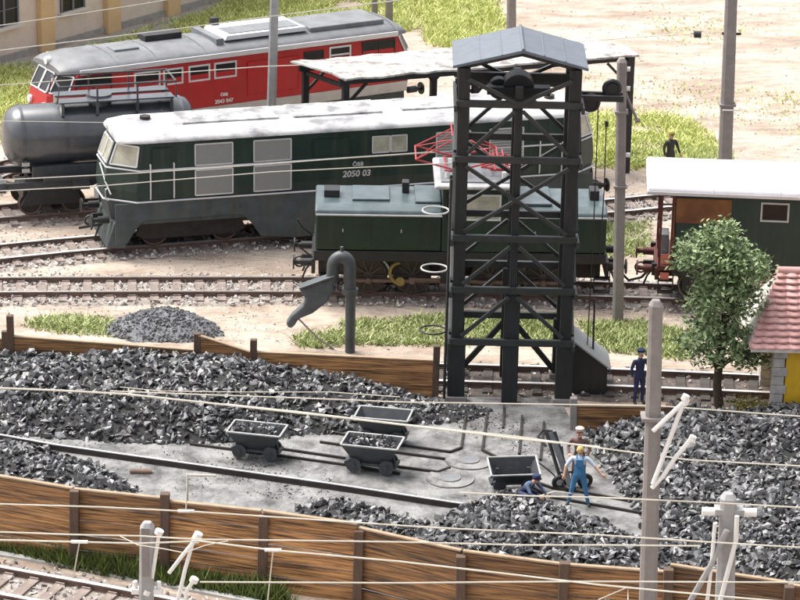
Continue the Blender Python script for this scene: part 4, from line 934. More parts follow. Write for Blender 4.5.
# ------------------------------------------------------------------ masts
def mast(base, topp, w0, label, m='pole', cap=True, rings=(), name='overhead_mast', wt=None):
    b = P(*base); t_ = PY(topp[0],topp[1],b.y)-b; e = empty(name, b, 0, label, 'mast', 'masts of the overhead line')
    mb = MB(); w1 = wt or w0*.8; n = 8; secs = []
    for z, w_ in ((-.3,w0),(t_.z*.5,(w0+w1)/2),(t_.z-.12,w1),(t_.z,w1*.55)):
        secs.append([(t_.x*max(z,0)/t_.z+w_/2*a, w_/2*b_, z) for a,b_ in ((-1,-.6),(-.6,-1),(.6,-1),(1,-.6),(1,.6),(.6,1),(-.6,1),(-1,.6))])
    mb.loft(secs); mb.build('shaft', M[m], e)
    for z in rings:
        mb = MB(); x_ = t_.x*z/t_.z; w_ = w0*.56; mb.box(x_-w_-.02,x_+w_+.02,-w_,w_,z-.04,z+.04); mb.build('clamp', M['pole'], e, bevel=.01)
    return e, b
def pt(b, x, y, dy=0): return PY(x, y, b.y+dy)-b
m1,b1 = mast((269.5,178),(276,-60),.36,'grey mast standing between the red and the green locomotive','pole_light')
m2,b2 = mast((724.5,172),(733.5,-60),.50,'thick brown grey mast rising behind the white carriage roof', rings=(2.6,))
mb = MB(); mb.box(-.34,.34,-.05,.05,2.43,2.47); mb.build('band', M['white'], m2).location = (.1,-.28,-.0)
mb = MB(); mb.cyl(pt(b2,722,33.5),pt(b2,741,34),.05,8); mb.build('bolt', M['black'], m2)
m3,b3 = mast((618,322),(622,58),.34,'slim grey mast in front of the carriage coupling, right of the tower', rings=(4.5,6.9), wt=.30)
for px,py in ((627.5,69),(627.5,88.5),(627.5,155)):
    mb = MB(); q = pt(b3,px,py); mb.cyl(q+Vector((-.12,0,0)),q+Vector((.08,0,0)),.075,10); mb.build('insulator', M['white'], m3, True)
mb = MB(); mb.tube([pt(b3,625,92),pt(b3,637,120)],.045,6); mb.cyl(pt(b3,635,121),pt(b3,640,120),.08,8); mb.build('bracket_arm', M['pole'], m3)
m4,b4 = mast((645.2,712),(656,300),.44,'tall weathered mast in front of the fence and the right coal heap', rings=(7.35,), wt=.30)
for p_ in (((653,484),(686,396)),((653,431),(686,400)),((652,488),(663,476),(675,458),(693,437))):
    mb = MB(); mb.tube([pt(b4,*q,-.25) for q in p_],.055,8); mb.tube([pt(b4,p_[-1][0]-2,p_[-1][1]+4,-.25),pt(b4,p_[-1][0]+.5,p_[-1][1]-1,-.25)],.085,8); mb.build('bracket_arm', M['white'], m4, True)
m5,b5 = mast((145,705),(147.3,522),.36,'short pale mast with flat face above the lower left track','pole_light', wt=.32)
mb = MB(); q = pt(b5,147,590); mb.box(q.x-.35,q.x+.35,-.1,.1,q.z-.08,q.z+.05)
for s in (-1,1): mb.cyl((q.x+s*.27,0,q.z),(q.x+s*.27,0,q.z+.22),.06,8)
mb.build('cross_arm', M['white'], m5, bevel=.01)
q0, q1 = pt(b5,148,529,-.2), pt(b5,145.6,577,-.2); mb = MB(); mb.box(q1.x-.09,q1.x+.09,-.175,-.145,q1.z,q0.z); mb.build('recess', M['pole'], m5)
for p_ in (((152,578),(158,540),(159,532)),((169,573),(182,556),(196,539)),((177,604),(185,570),(192,545),(198,535)),((183,612),(187,590),(194,580)),((141,600),(147,592))):
    mb = MB(); mb.tube([pt(b5,*q,-.1) for q in p_],.045,8); mb.cyl(pt(b5,p_[-1][0]-1,p_[-1][1]+2,-.1),pt(b5,p_[-1][0]+1,p_[-1][1]-2,-.1),.1,10); mb.build('bracket_arm', M['white'], m5, True)
m6,b6 = mast((721,705),(728.5,493),.50,'short pale mast with white insulators before the right coal heap','pole_light', wt=.36)
mb = MB(); q = pt(b6,729,511); mb.box(q.x-.33,q.x+.33,-.17,.17,q.z-.05,q.z+.09); mb.build('cross_arm', M['pole_light'], m6, bevel=.01)
for s in (-1,1):
    mb = MB(); mb.cyl((q.x+s*.32,-.05,q.z),(q.x+s*.62,-.05,q.z),.10,12); mb.build('insulator', M['white'], m6, True)
for p_,w_ in ((((715,523),(712,560),(706,612)),.045),(((737,516),(736,540),(719,606)),.055),(((727,530),(711,565),(685,610)),.07)):
    mb = MB(); mb.tube([pt(b6,*a,-.3) for a in p_],w_,8); mb.build('bracket_arm', M['white'] if w_ < .06 else M['pole_light'], m6, True)
mast((511,62),(512,-60),.42,'brown grey mast showing above the tower roof')
mast((374.5,22),(375,-60),.28,'thin mast behind the right end of the red locomotive, left of its pair'); mast((389,24),(390,-60),.34,'mast behind the right end of the red locomotive, right of its pair')

# ------------------------------------------------------------------ overhead wires
def wire(pts, label, z=5.5, r=.022, drops=(), m='wire'):
    q = [P(x,y,z) for x,y in pts]; e = empty('overhead_wire', q[0], 0, label, 'wire', 'overhead wires'); o = q[0]
    r *= .78; mb = MB(); mb.tube([p_-o for p_ in q], r, 6); mb.build('strand', M[m], e)
    for (a, b_) in drops:
        A2 = P(*a, z); B2 = PY(b_[0], b_[1], A2.y); mb = MB(); mb.tube([A2-o, B2-o], r*.9, 5); mb.build('dropper', M[m], e)
        mb = MB(); mb.cyl(A2-o+Vector((-.18,0,0)), A2-o+Vector((.18,0,0)), r*2.2, 8); mb.build('clip', M['white'], e)
    return e
wire([(-40,31),(0,25.5),(75,14.5),(149,3),(200,-6)], 'highest pale wire crossing the building at upper left', 6.5, .022)
wire([(-40,55),(0,50.5),(90,39.5),(180,28.5),(250,19),(400,0)], 'pale wire along the far edge of the red locomotive roof', 6.5, .024)
wire([(-40,88),(0,85),(85,79),(180,72.5),(262,66.5),(300,65)], 'pale wire passing in front of the red locomotive windows to the canopy', 5.6, .02)
wire([(-40,120.5),(0,121),(60,121.8),(105,122.5)], 'faint wire across the dark tank wagon', 6, .012)
wire([(-40,182),(0,180),(140,173),(270,164),(340,158.5),(432,152)], 'wire across the upper green side of the long locomotive', 5.5, .02)
wire([(-40,193),(0,191),(100,186),(270,172),(360,167.5),(455,163)], 'second wire across the green locomotive, just under the upper one', 5.5, .02)
wire([(560,43.5),(640,37),(698,34)], 'thin pale wire ending in a black knob left of the thick mast', 7., .014)
wire([(-40,386),(0,388),(60,390.5),(125,394),(200,402),(345,418),(430,428),(530,440),(600,447)], 'pale wire sagging over the left coal heap to the man in overalls', 5.5, .03)
wire([(110,391),(200,394.5),(300,398),(400,402),(530,404),(660,406),(767,414),(840,419)], 'nearly level wire across the tower foot', 5.5, .02)
wire([(225,404),(300,412),(400,424),(520,437),(600,448),(690,460),(800,466),(840,468)], 'lower wire through the tippers to the right coal heap', 5.5, .022)
wire([(120,387),(160,391),(240,392),(330,392),(400,397)], 'thin upper wire over the left coal heap', 5.5, .014)
wire([(460,492.5),(530,496),(600,497.5),(700,502),(800,507.5),(860,511)], 'wire crossing the feet of the man in overalls', 5.5, .022)
wire([(-40,502),(0,504),(100,507),(200,512),(305,519),(400,525.5),(460,529),(600,535),(700,541.5),(800,547.5),(860,550)], 'wire along the top of the front fence', 5.5, .022, [((186,511),(187.5,474))])
wire([(-40,530.5),(0,532),(70,534.5),(140,536),(200,539.5),(300,540.5),(400,542),(520,545),(600,545),(700,546)], 'wire across the middle of the front fence with insulators', 5.5, .022)
wire([(-40,538.5),(0,540),(80,542),(140,543.5),(200,541),(272,550),(400,561.5),(500,573),(600,585),(717,596),(800,603)], 'lower wire slanting down along the front fence', 5.5, .024, [((79.5,541.8),(73,578)),((273,550),(267.5,601))])
wire([(200,582),(300,582.5),(400,583),(500,582),(600,581.5),(700,582),(840,582.5)], 'lowest level wire across the foot of the front fence', 5.5, .022)
wire([(120,536),(138,545),(165,549),(185,553),(206,545),(228,541)], 'stay wire zigzag beside the short left mast', 5.5, .014)
wire([(598,600),(628,587),(628,600)], 'short drooping wire at the bottom beside the tall mast', 5.5, .016)
q = P(697.5,34.5,7.); mb = MB(); mb.cyl(q-q-Vector((.12,0,0)),Vector((.12,0,0)),.12,12); o = mb.build('wire_insulator', M['black'], None, True); o.location = q; tag(o,'black insulator knob at the end of a wire left of the thick mast','insulator')
mb = MB(); mb.tube([(0,0,0),(.75,0,0),(.75,0,-.02)],.03,6); mb.tube([(.02,0,0),(.02,0,-1.2)],.03,6); o = mb.build('wire_bracket', M['wire'], None); o.location = PY(186.5,475,P(186.5,560).y); tag(o,'thin bent wire bracket standing above the front fence','wire bracket')

# ------------------------------------------------------------------ tipper wagons
def skip(base, rz, label, load=True, tilt=0., sc=1., lumpn=60):
    b = P(*base); e = empty('tipper_wagon', b+Vector((0,0,.10)), rz, label, 'tipper wagon', 'small tipper wagons'); e.scale = (sc,sc,sc)
    L_, Wt, Wb, H_ = .86, .52, .16, .70; zb = .18; ct, st_ = math.cos(tilt), math.sin(tilt)
    def R_(x,y,z): z2 = z-zb; return (x, y*ct+z2*st_, zb+z2*ct-y*st_)
    mb = MB(); out = [(-L_,-Wt,zb+H_),(L_,-Wt,zb+H_),(L_,Wt,zb+H_),(-L_,Wt,zb+H_)]
    lo = [(-L_*.56,-Wb,zb),(L_*.56,-Wb,zb),(L_*.56,Wb,zb),(-L_*.56,Wb,zb)]
    t = .035; oi = [(x*(1-t/L_),y*(1-t/Wt),z) for x,y,z in out]; li = [(x*.93,y*.8,z+.05) for x,y,z in lo]
    vs = [R_(*p_) for p_ in out+lo+oi+li]
    fs = [(4,5,6,7),(15,14,13,12)]+[(i,4+i,4+(i+1)%4,(i+1)%4) for i in range(4)]+[(8+i,8+(i+1)%4,12+(i+1)%4,12+i) for i in range(4)]+[(i,(i+1)%4,8+(i+1)%4,8+i) for i in range(4)]
    mb.add(vs, fs); hop = mb.build('hopper', M['skip'], e)
    mb = MB(); q = [R_(x,y,z+.015) for x,y,z in out]
    for i in range(4): mb.bar(q[i],q[(i+1)%4],.06,.05)
    mb.build('rim', M['steel_rim'], hop, bevel=.008)
    mb = MB(); mb.box(-.75,.75,-.28,-.2,.18,.27); mb.box(-.75,.75,.2,.28,.18,.27); mb.box(-.8,-.68,-.28,.28,.18,.27); mb.box(.68,.8,-.28,.28,.18,.27)
    for s in (-1,1): mb.prism([(s*.62,.22),(s*.72,.22),(s*.6,.72),(s*.5,.72)], -.05, .05)
    mb.build('frame', M['skip'], e)
    for x_ in (-.50,.50):
        for s in (-1,1):
            mb = MB(); mb.cyl((x_,s*.30-.05,.20),(x_,s*.30+.05,.20),.23,24); mb.cyl((x_,s*.30-.09,.20),(x_,s*.30+.09,.20),.07,12); mb.build('wheel', M['skip'], e, True)
    if load:
        n = lumpn; x = rng.uniform(-L_*.85,L_*.85,n); y = rng.uniform(-Wt*.8,Wt*.8,n); z = zb+H_-.05+.15*(1-(x/L_)**2)*(1-(y/Wt)**2)+rng.uniform(-.06,.03,n)
        ld = scatter('coal_load', np.stack([x,y,z],1), rng.uniform(.06,.13,n), M['coal'], 'stuff', None); ld.location = e.location; ld.rotation_euler = (0,0,rz); ld.scale = (sc,)*3; ld['label'] = 'coal heaped in the '+label.split(' standing')[0].split(' with')[0]
    return e
skip((257,458), math.radians(-12), 'left tipper wagon standing by the big coal heap', True, sc=.88)
skip((372,472), math.radians(-12), 'middle tipper wagon with its hopper heaped with coal', True, sc=.92, lumpn=80)
skip((383,443), math.radians(-10), 'rear tipper wagon standing empty behind the middle one', False, .0, .88)
skip((512,490), math.radians(8), 'empty tipper wagon with a pale rim tipped towards the front', False, -.28, .78)
o = P(511,474); mb = MB(); mb.ring((0,0,0),.2,.05,'y',20,6,a0=0,a1=PI); o_ = None

# ------------------------------------------------------------------ portable conveyor
b = P(566,489); cv = empty('coal_conveyor', b, math.radians(12), 'black wheeled coal conveyor with raised arms behind the man in overalls', 'conveyor'); cv.scale = (.85,.85,.8)
for x_ in (-.22,.62):
    mb = MB(); mb.ring((x_,0,.27),.19,.075,'y',24,8); wl = mb.build('wheel', M['tyre'], cv, True); mb = MB(); mb.cyl((x_,-.05,.27),(x_,.05,.27),.12,16); mb.build('rim', M['steel_rim'], wl, True)
mb = MB(); mb.bar((-.22,0,.27),(.62,0,.27),.06,.06)
for s in (-.14,.14): mb.bar((s,.1,.25),(s-.35,.9,1.75),.07,.10); mb.bar((s,.1,.25),(s+.05,-.4,.18),.06,.08)
mb.bar((-.2,.05,.6),(.3,.05,.6),.05,.05); mb.bar((0,.1,.3),(-.05,.55,1.35),.06,.06); mb.build('frame', M['black'], cv)
mb = MB(); mb.bar((.02,-.45,.30),(-.33,.95,1.72),.2,.05); mb.build('belt', M['skip'], cv, bevel=.01)
mb = MB(); mb.tube([(-.55,.6,1.35),(-.75,.9,1.6),(-.55,1.1,1.74),(-.25,1.0,1.72)],.05,8); mb.build('handle', M['black'], cv, True)
mb = MB(); mb.tube([(-.22,.1,.3),(-.5,.2,.6),(-.85,.5,.85)],.025,6); mb.build('drawbar', M['black'], cv, True)

# ------------------------------------------------------------------ yellow house with tiled roof
b = P(770,420); rzh = 0
hs = empty('brick_house', b, 0, 'small yellow house with pink tiled roof at the right edge', 'house')
HWd = 2.95; HL = 7.; zE = 2.56
mb = MB(); mb.box(.36,HL,0,HWd,0,zE+.1); mb.prism; mb.build('wall', M['yellow_wall'], hs)
gb = MB(); gb.add([(.42,.02,zE+.09),(.42,HWd-.02,zE+.09),(.42,HWd/2,zE+1.18),(.6,.02,zE+.09),(.6,HWd-.02,zE+.09),(.6,HWd/2,zE+1.18)],[(0,1,2),(5,4,3),(0,3,4,1),(1,4,5,2),(2,5,3,0)]); gb.build('gable', M['yellow_wall'], hs)
for (x_,y_) in ((-.02,-.04),(-.02,HWd-.30)):
    mb = MB()
    for k in range(9): w_ = .42 if k % 2 else .34; mb.box(x_,x_+w_,y_,y_+.34+(.06 if k%2 else 0),k*.275,k*.275+.262)
    mb.build('quoin', M['quoin'], hs, bevel=.015)
pit = math.radians(42); nrow = 12; D_ = HWd/2+.45; run = D_/nrow; x0, x1 = -.78, HL+.4; vst = .0
for side in (1,-1):
    mb = MB(); step = .055; nxs = int((x1-x0)/step)
    for k in range(nrow):
        u0, u1 = k*run, (k+1)*run+.05; shift = .08*k
        y0_, y1_ = -.45+u0, -.45+u1; z0_, z1_ = zE-.25+u0*math.tan(pit)+.085, zE-.25+u1*math.tan(pit)+.0
        if side < 0: y0_, y1_ = HWd-y0_, HWd-y1_
        vs = []; fs = []; xs0 = x0+shift
        for i in range(nxs):
            x_ = xs0+i*step; wv = .035*abs(math.sin(x_*PI/.36)); lip = .13*abs(math.sin(x_*PI/.36))
            vs += [(x_,y0_-side*lip,z0_+wv),(x_,y1_,z1_+wv*.9),(x_,y0_-side*lip,z0_+wv-.05)]
        for i in range(nxs-1): a = i*3; fs += [(a,a+3,a+4,a+1),(a+2,a+5,a+3,a)]
        fs += [(0,1,2)]
        mb.add(vs, fs)
    mb.build('roof', M['tile'], hs)
mb = MB(); zr = zE-.25+D_*math.tan(pit); mb.prism([(x0+.1,zE-.22),(x1,zE-.22),(x1,zr-.02),(x0+.7,zr-.02)], HWd/2-.05, HWd/2+.05)
mb = MB(); mb.add([(x0+.02,-.44,zE-.24),(x0+.93,HWd/2,zr-.05),(x0+.02,HWd+.44,zE-.24),(x0+.12,-.44,zE-.24),(x0+1.03,HWd/2,zr-.05),(x0+.12,HWd+.44,zE-.24)],[(0,1,2),(5,4,3),(0,3,4,1),(1,4,5,2),(2,5,3,0)]); mb.build('verge_board', M['sill'], hs)
mb = MB(); mb.tube([(x0+.9,HWd/2,zr+.05),(x1,HWd/2,zr+.05)],.12,10); mb.build('ridge', M['tile'], hs, True)
mb = MB(); mb.box(x0+.05,x1,-.47,-.40,zE-.30,zE-.20); mb.build('eaves_board', M['sill'], hs)

# ------------------------------------------------------------------ plastered building, upper left
a0 = P(-60,80); a1 = P(215,1.5); d = (a1-a0); bl = empty('plastered_building', a0, math.atan2(d.y,d.x), 'cream plastered hall with ochre pilasters and dark windows', 'building')
BV = Vector((d.x,d.y,0)).normalized(); BN = Vector((-BV.y,BV.x,0)); BL_ = d.length+9
def bl_l(px,py):
    dd = ray(px,py); tt = ((a0-CAM).dot(BN))/dd.dot(BN); q = CAM+dd*tt-a0; return q.dot(BV), q.z
mb = MB(); mb.box(0,BL_,0,7,0,7.5); wl = mb.build('wall', M['plaster'], bl)
mb = MB(); mb.box(-.3,BL_+.3,-.5,7.3,7.5,7.9); mb.build('roof', M['panel_grey'], bl)
mb = MB(); mb.box(0,BL_,-.12,-.001,0,.28); mb.build('plinth', M['pavement'], bl)
for px in (44,110,170,226,275):
    x_ = bl_l(px,62-px*.28)[0]; mb = MB(); mb.box(x_-.42,x_+.42,-.28,-.002,.0,7.2); mb.build('pilaster', M['pilaster'], bl, bevel=.02)
for (pxa,pxb,pys) in ((-12,18,27),(60,84,10),(128,152,-14),(190,212,-32),(-75,-45,50)):
    xa_, zs = bl_l(pxa,pys+ (pxb-pxa)*.12); xb_, _ = bl_l(pxb,pys); zs = max(zs,.9)
    mb = MB(); mb.box(xa_-.12,xb_+.12,-.24,.06,zs-.14,zs); mb.build('sill', M['sill'], bl, bevel=.02)
    mb = MB(); mb.box(xa_,xb_,-.03,.04,zs+.003,zs+3.2); wn = mb.build('window', M['glass_dark'], bl)
    mb = MB(); mb.box(xa_,xa_+.09,-.09,-.031,zs+.003,zs+3.2); mb.box(xb_-.09,xb_,-.09,-.031,zs+.003,zs+3.2)
    xm = (xa_+xb_)/2; mb.box(xm-.05,xm+.05,-.09,-.031,zs+.003,zs+3.2)
    for k in range(1,5): mb.box(xa_+.09,xm-.05,-.08,-.032,zs+k*.7-.03,zs+k*.7); mb.box(xm+.05,xb_-.09,-.08,-.032,zs+k*.7-.03,zs+k*.7)
    mb.build('glazing_bars', M['panel_grey'], wn)

# ------------------------------------------------------------------ tree and bush
def leaves(parent, name, blobs, n, size, m, o, flat=.75):
    V = []; 
    wts = np.array([b_[3]*b_[4]*b_[5] for b_ in blobs]); wts = wts/wts.sum(); cnt = rng.multinomial(n//9, wts); cs = []
    for b_, k in zip(blobs, cnt):
        u_ = rng.normal(size=(k,3)); u_ /= np.linalg.norm(u_,axis=1)[:,None]; rr_ = rng.uniform(.35,1.08,k)**.6
        cs.append(np.array(b_[:3])+u_*rr_[:,None]*np.array(b_[3:6]))
    cs = np.concatenate(cs); tw = np.repeat(cs, 9, 0)+rng.normal(0,.125,(len(cs)*9,3)); k = len(tw)
    nr = rng.normal(size=(k,3)); nr[:,2] = np.abs(nr[:,2])+.5; nr /= np.linalg.norm(nr,axis=1)[:,None]
    a = np.cross(nr, rng.normal(size=(k,3))); a /= np.linalg.norm(a,axis=1)[:,None]; b2_ = np.cross(nr,a); s = size*rng.uniform(.6,1.3,k)[:,None]
    V = np.stack([tw-a*s*.9, tw-b2_*s*.42+nr*s*.12, tw+a*s*.9, tw+b2_*s*.42+nr*s*.12],1).reshape(-1,3)
    ob = bpy.data.objects.new(name, mesh_np(name, V-np.array(o[:]), np.arange(4*k).reshape(-1,4), m)); COL.objects.link(ob); ob.parent = parent; return ob
b = P(720,412); tr = empty('broadleaf_tree', b, 0, 'leafy green tree beside the yellow house', 'tree')
Q = lambda px,py,dy=0: PY(px,py,b.y+dy)
mb = MB(); tp = [Q(720,413)-b, Q(717,385)-b, Q(720,355)-b, Q(725,320)-b, Q(727,285)-b, Q(722,250)-b]; tp[0].z = -.1
mb.tube(tp, [.16,.125,.12,.11,.08,.04], 10); 
for (p_,q_,dy) in (((719,372),(700,350),-.3),((720,368),(748,352),.4),((724,330),(695,300),.4),((725,325),(752,290),-.3),((727,300),(705,262),-.4),((726,290),(745,255),.4),((719,365),(755,360),-.2),((722,340),(690,335),.2)):
    s0 = Q(*p_)-b; s1 = Q(*q_,dy)-b; mb.tube([s0,(s0+s1)/2+Vector((0,0,.15)),s1],[.07,.05,.02],6)
mb.build('trunk', M['bark'], tr, True)
bl_ = []
for (px,py,rx,rz_,ry,dy) in ((728,262,26,20,.9,0),(700,252,24,12,.8,-.1),(715,238,20,12,.7,.2),(748,270,22,20,.8,.1),(722,292,30,18,.9,-.1),(745,300,20,16,.7,.2),(700,305,18,14,.6,.2),(712,330,26,14,.8,-.1),(694,344,20,10,.6,.1),(735,340,22,14,.7,0),(750,356,20,10,.6,.3),(716,352,26,10,.7,-.2),(728,232,10,10,.4,0),(684,262,12,10,.5,0)):
    q = Q(px,py,dy); bl_.append((q.x,q.y,q.z,rx/35.,ry,rz_/33.))
leaves(tr, 'crown', bl_, 8500, .10, M['leaf'], b)
b = P(747,424); bs = empty('shrub', b, 0, 'small olive yellow shrub between tree trunk and house', 'shrub')
mb = MB(); mb.tube([(0,0,0),(.02,0,.5)],.05,6); mb.build('stem', M['bark'], bs)
leaves(bs, 'foliage', [(b.x,b.y,.35,.62,.4,.35),(b.x+.3,b.y,.3,.3,.3,.25)], 3500, .05, M['bush'], b)

# ------------------------------------------------------------------ people
def figure(name, label, loc, rz, J, mats, assign, hat=None, hair=None, sc=1., extra=None, sit=False):
    """J: joint -> (x,y,z,radius); one continuous skinned body, materials by nearest bone"""
    e = empty(name, loc, rz, label, 'person'); e.scale = (sc,)*3
    B = [('pelvis','chest'),('chest','neck'),('neck','head'),('head','crown')]
    for s in 'lr': B += [('chest','sh'+s),('sh'+s,'el'+s),('el'+s,'wr'+s),('wr'+s,'pa'+s),('pelvis','hi'+s),('hi'+s,'kn'+s),('kn'+s,'an'+s),('an'+s,'to'+s)]
    names = list(J); 
    me = bpy.data.meshes.new('b'); me.from_pydata([J[k][:3] for k in names], [(names.index(a),names.index(b_)) for a,b_ in B], [])
    o = bpy.data.objects.new('b', me); COL.objects.link(o); md = o.modifiers.new('s','SKIN'); md.use_smooth_shade = True
    if not me.skin_vertices: me.attributes
    sv = me.skin_vertices[0].data
    for i,k in enumerate(names): rr_ = J[k][3]; sv[i].radius = (rr_, rr_*(J[k][4] if len(J[k]) > 4 else 1)); sv[i].use_root = (k == 'pelvis')
    ss = o.modifiers.new('u','SUBSURF'); ss.levels = ss.render_levels = 2
    dg = bpy.context.evaluated_depsgraph_get(); me2 = bpy.data.meshes.new_from_object(o.evaluated_get(dg)); bpy.data.objects.remove(o)
    me2.materials.clear(); [me2.materials.append(M[m]) for m in mats]
    # fingers and thumb, nose, ears join the same mesh
    mb = MB()
    for s in 'lr':
        w_, p_ = Vector(J['wr'+s][:3]), Vector(J['pa'+s][:3]); el = Vector(J['el'+s][:3]); d_ = (p_-w_).normalized(); sdv = d_.cross(Vector((0,-1,.2))).normalized(); nr = d_.cross(sdv)
        for k,(off_,ln) in enumerate(((-.033,.075),(-.011,.085),(.012,.08),(.033,.062))):
            r0 = p_+sdv*off_; mb.tube([r0-d_*.02, r0+d_*ln*.5+nr*.008, r0+d_*ln*.8+nr*.03],[.011,.0095,.007],6)
        mb.tube([p_-d_*.035-sdv*.025, p_-sdv*.058+nr*.012, p_+d_*.025-sdv*.062+nr*.02],[.013,.011,.008],6)
    hd = Vector(J['head'][:3]); 
    fd = Vector(J.get('_f',(0,-1,0))[:3]) if '_f' in J else Vector((0,-1,0))
    mb.tube([hd+fd*.085+Vector((0,0,.03)), hd+fd*.115],[.008,.016],6)
    for s in (-1,1): mb.cyl(hd+Vector((s*.082,0,.01)),hd+Vector((s*.1,.01,.015)),.028,8)
    bm = bmesh.new(); bm.from_mesh(me2); nb = len(bm.faces)
    t_ = bpy.data.meshes.new('t'); t_.from_pydata(mb.v,[],mb.f); bm.from_mesh(t_); bm.faces.ensure_lookup_table()
    segs = [(Vector(J[a][:3]),Vector(J[b_][:3]),assign(a,b_)) for a,b_ in B]
    for i,f_ in enumerate(bm.faces):
        f_.smooth = True
        if i >= nb: f_.material_index = 0; continue
        c_ = f_.calc_center_median(); best = 9; mi = 0
        for (a,b_,m_) in segs:
            ab = b_-a; t0 = max(0,min(1,(c_-a).dot(ab)/max(ab.length_squared,1e-9))); dd = (c_-a-ab*t0).length
            if dd < best: best = dd; mi = m_(t0) if callable(m_) else m_
        f_.material_index = mi
    bm.to_mesh(me2); bm.free(); bo = bpy.data.objects.new('body', me2); COL.objects.link(bo); bo.parent = e
    for s in (-1,1):
        m_ = MB(); c_ = hd+fd*.088+Vector((s*.032,0,.035)); m_.cyl(c_,c_+fd*.012,.012,8); m_.build('eye', M['boot'], bo)
    m_ = MB(); c_ = hd+fd*.09+Vector((0,0,-.035)); m_.bar(c_-Vector((.024,0,0)),c_+Vector((.024,0,0)),.012,.01); m_.build('mouth', M['oxide'], bo)
    if hair:
        secs = []
        for k in range(6):
            a = k/5*PI/2; secs.append([(hd.x+.098*math.cos(a)*math.cos(t),hd.y+.02+.108*math.cos(a)*math.sin(t),hd.z+.03+.12*math.sin(a)) for t in np.linspace(0,2*PI,17)[:-1]])
        m_ = MB(); m_.loft([[(x,y+.01,z-.05) for x,y,z in secs[0]]]+secs); m_.build('hair', M[hair], bo, True)
    if hat:
        hm_, brim = hat; m_ = MB(); secs = []
        for (rr_,z) in ((.102,.05),(.115,.10),(.125 if brim else .105,.15),(.09,.175),(.02,.185)): secs.append([(hd.x+rr_*math.cos(t),hd.y+rr_*1.08*math.sin(t),hd.z+z) for t in np.linspace(0,2*PI,17)[:-1]])
        m_.loft(secs); m_.build('cap', M[hm_], bo, True)
        m_ = MB(); m_.slab([(hd.x+.095*math.cos(t),hd.y-.06-.10*math.sin(t)) for t in np.linspace(0,PI,9)], hd.z+.06, hd.z+.075); m_.build('cap_peak', M[brim or 'boot'], bo)
    return e, bo
def stand(arml, armr, legs=.1, lean=0.):
    J = dict(pelvis=(0,0,.95,.135,.8), chest=(0,lean,1.28,.15,.75), neck=(0,lean,1.49,.06), head=(0,lean-.01,1.61,.085,1.1), crown=(0,lean,1.70,.06))
    for s,k in (('l',-1),('r',1)):
        J['sh'+s] = (k*.19,lean,1.42,.07); J['hi'+s] = (k*.1,0,.88,.10); J['kn'+s] = (k*(.1+legs*.3),-.02,.49,.072); J['an'+s] = (k*(.1+legs*.6),.02,.09,.05); J['to'+s] = (k*(.12+legs*.7),-.14,.04,.042)
    for s,a in (('l',arml),('r',armr)):
        J['el'+s] = (*a[0],.05); J['wr'+s] = (*a[1],.035); J['pa'+s] = (*a[2],.036,1.2)
    return J
def cloth_fn(trouser, shirt, boot, short=False):
    def f(a, b):
        if a in ('neck','head') : return 0
        if a.startswith('wr'): return 0
        if a.startswith('el') and short: return 0
        if a.startswith('an'): return boot
        if a.startswith(('pelvis','hi','kn')) and b != 'chest': return trouser
        if a == 'pelvis': return trouser if not short else trouser
        return shirt
    return f
# man in overalls, arms spread
J = stand(((-.36,-.03,1.17),(-.40,-.10,.93),(-.41,-.13,.86)), ((.40,-.03,1.20),(.60,-.10,1.0),(.66,-.12,.95)), .28)
mo, bo = figure('person', 'man in blue overalls and white shirt standing with arms spread', P(578,506), math.radians(-6), J, ['skin','overall','shirt','boot'], cloth_fn(1,2,3,True), hair='hair', sc=1.0)
mb = MB(); mb.loft([[(.155*math.cos(t),.125*math.sin(t)-.005,z) for t in np.linspace(0,2*PI,21)[:-1]] for z in (.93,1.05,1.2)]); 
mb.prism([(-.11,1.19),(.11,1.19),(.09,1.40),(-.09,1.40)], -.155, -.12)
for s in (-1,1): mb.bar((s*.085,-.135,1.38),(s*.09,-.02,1.5),.035,.02); mb.bar((s*.09,-.02,1.5),(s*.09,.12,1.2),.035,.02)
mb.build('overall_bib', M['overall'], bo, True)
# worker behind the conveyor
J = stand(((-.30,-.1,1.18),(-.22,-.32,1.05),(-.18,-.38,1.03)), ((.30,-.08,1.18),(.26,-.3,1.02),(.24,-.37,1.0)), .1, -.08)
figure('person', 'worker in brown with a pale cap behind the conveyor', P(577,494)+Vector((.05,.45,.03)), math.radians(-15), J, ['skin','brown_cloth','brown_cloth','boot'], cloth_fn(1,2,3), hat=('cap_white','oxide'))
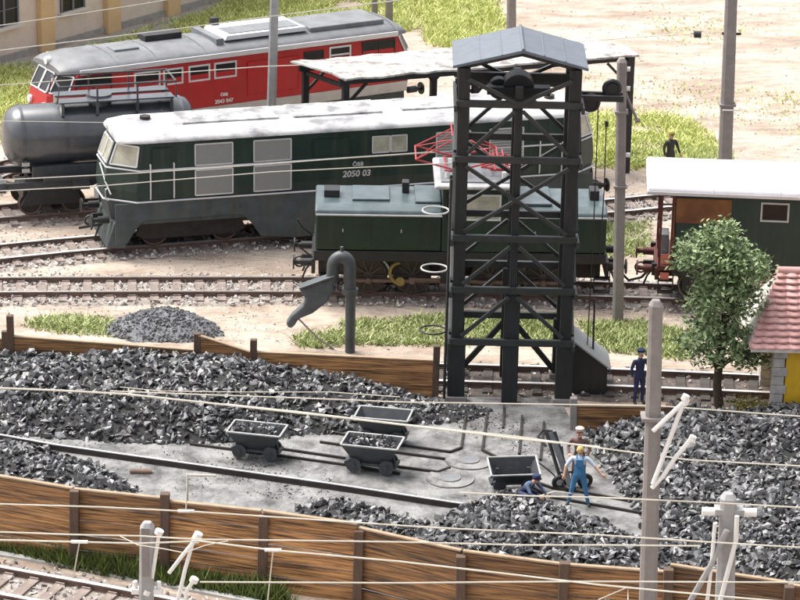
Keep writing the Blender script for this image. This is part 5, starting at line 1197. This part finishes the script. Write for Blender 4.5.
# policeman
J = stand(((-.29,0,1.16),(-.27,-.04,.92),(-.27,-.05,.84)), ((.29,0,1.16),(.25,-.12,.95),(.22,-.17,.9)), .05)
figure('person', 'man in navy uniform and peaked cap beside the tall mast', P(639,408)+Vector((0,.3,0)), math.radians(25), J, ['skin','navy','navy','boot'], cloth_fn(1,2,3), hat=('navy','cap_white'), sc=.98)
# far figure
J = stand(((-.28,0,1.16),(-.26,-.06,.93),(-.26,-.08,.85)), ((.30,0,1.16),(.34,-.1,.95),(.35,-.14,.88)), .1)
figure('person', 'distant person in dark clothes and yellow cap by the grass', P(669,180), math.radians(30), J, ['skin','grey_cloth','grey_cloth','boot'], cloth_fn(1,2,3), hat=('cap_yellow',None), sc=1.05)
# crouching figure by the empty tipper
J = dict(pelvis=(0,.12,.36,.14,.85), chest=(0,-.12,.62,.145,.8), neck=(0,-.26,.78,.06), head=(0,-.35,.84,.085,1.1), crown=(0,-.40,.92,.06))
for s,k in (('l',-1),('r',1)):
    J['sh'+s] = (k*.18,-.18,.72,.065); J['el'+s] = (k*.26,-.36,.52,.048); J['wr'+s] = (k*.16+.1,-.5,.40,.034); J['pa'+s] = (k*.12+.14,-.56,.36,.036,1.2)
    J['hi'+s] = (k*.1,.10,.34,.10); J['kn'+s] = (k*.17,-.26,.42,.07); J['an'+s] = (k*.15,-.02,.09,.05); J['to'+s] = (k*.17,-.17,.04,.042)
figure('person', 'person in dark blue crouching at the coal before the empty tipper', P(525,510)+Vector((0,0,.12)), math.radians(50), J, ['skin','navy','blue_grey','boot'], cloth_fn(1,2,3), hat=('navy',None))
a = P(536,502,.2); mb = MB(); mb.tube([(0,0,.15),(.5,-.02,.28),(1.0,.0,.18)],.018,6); sh = mb.build('shovel', M['sill'], None); mb = MB(); mb.box(-.3,.02,-.12,.12,.08,.13); mb.build('blade', M['steel_rim'], sh, bevel=.02); sh.location = a; sh.rotation_euler = (0,0,math.radians(12)); tag(sh, 'long handled shovel lying beside the crouching person in blue', 'shovel')
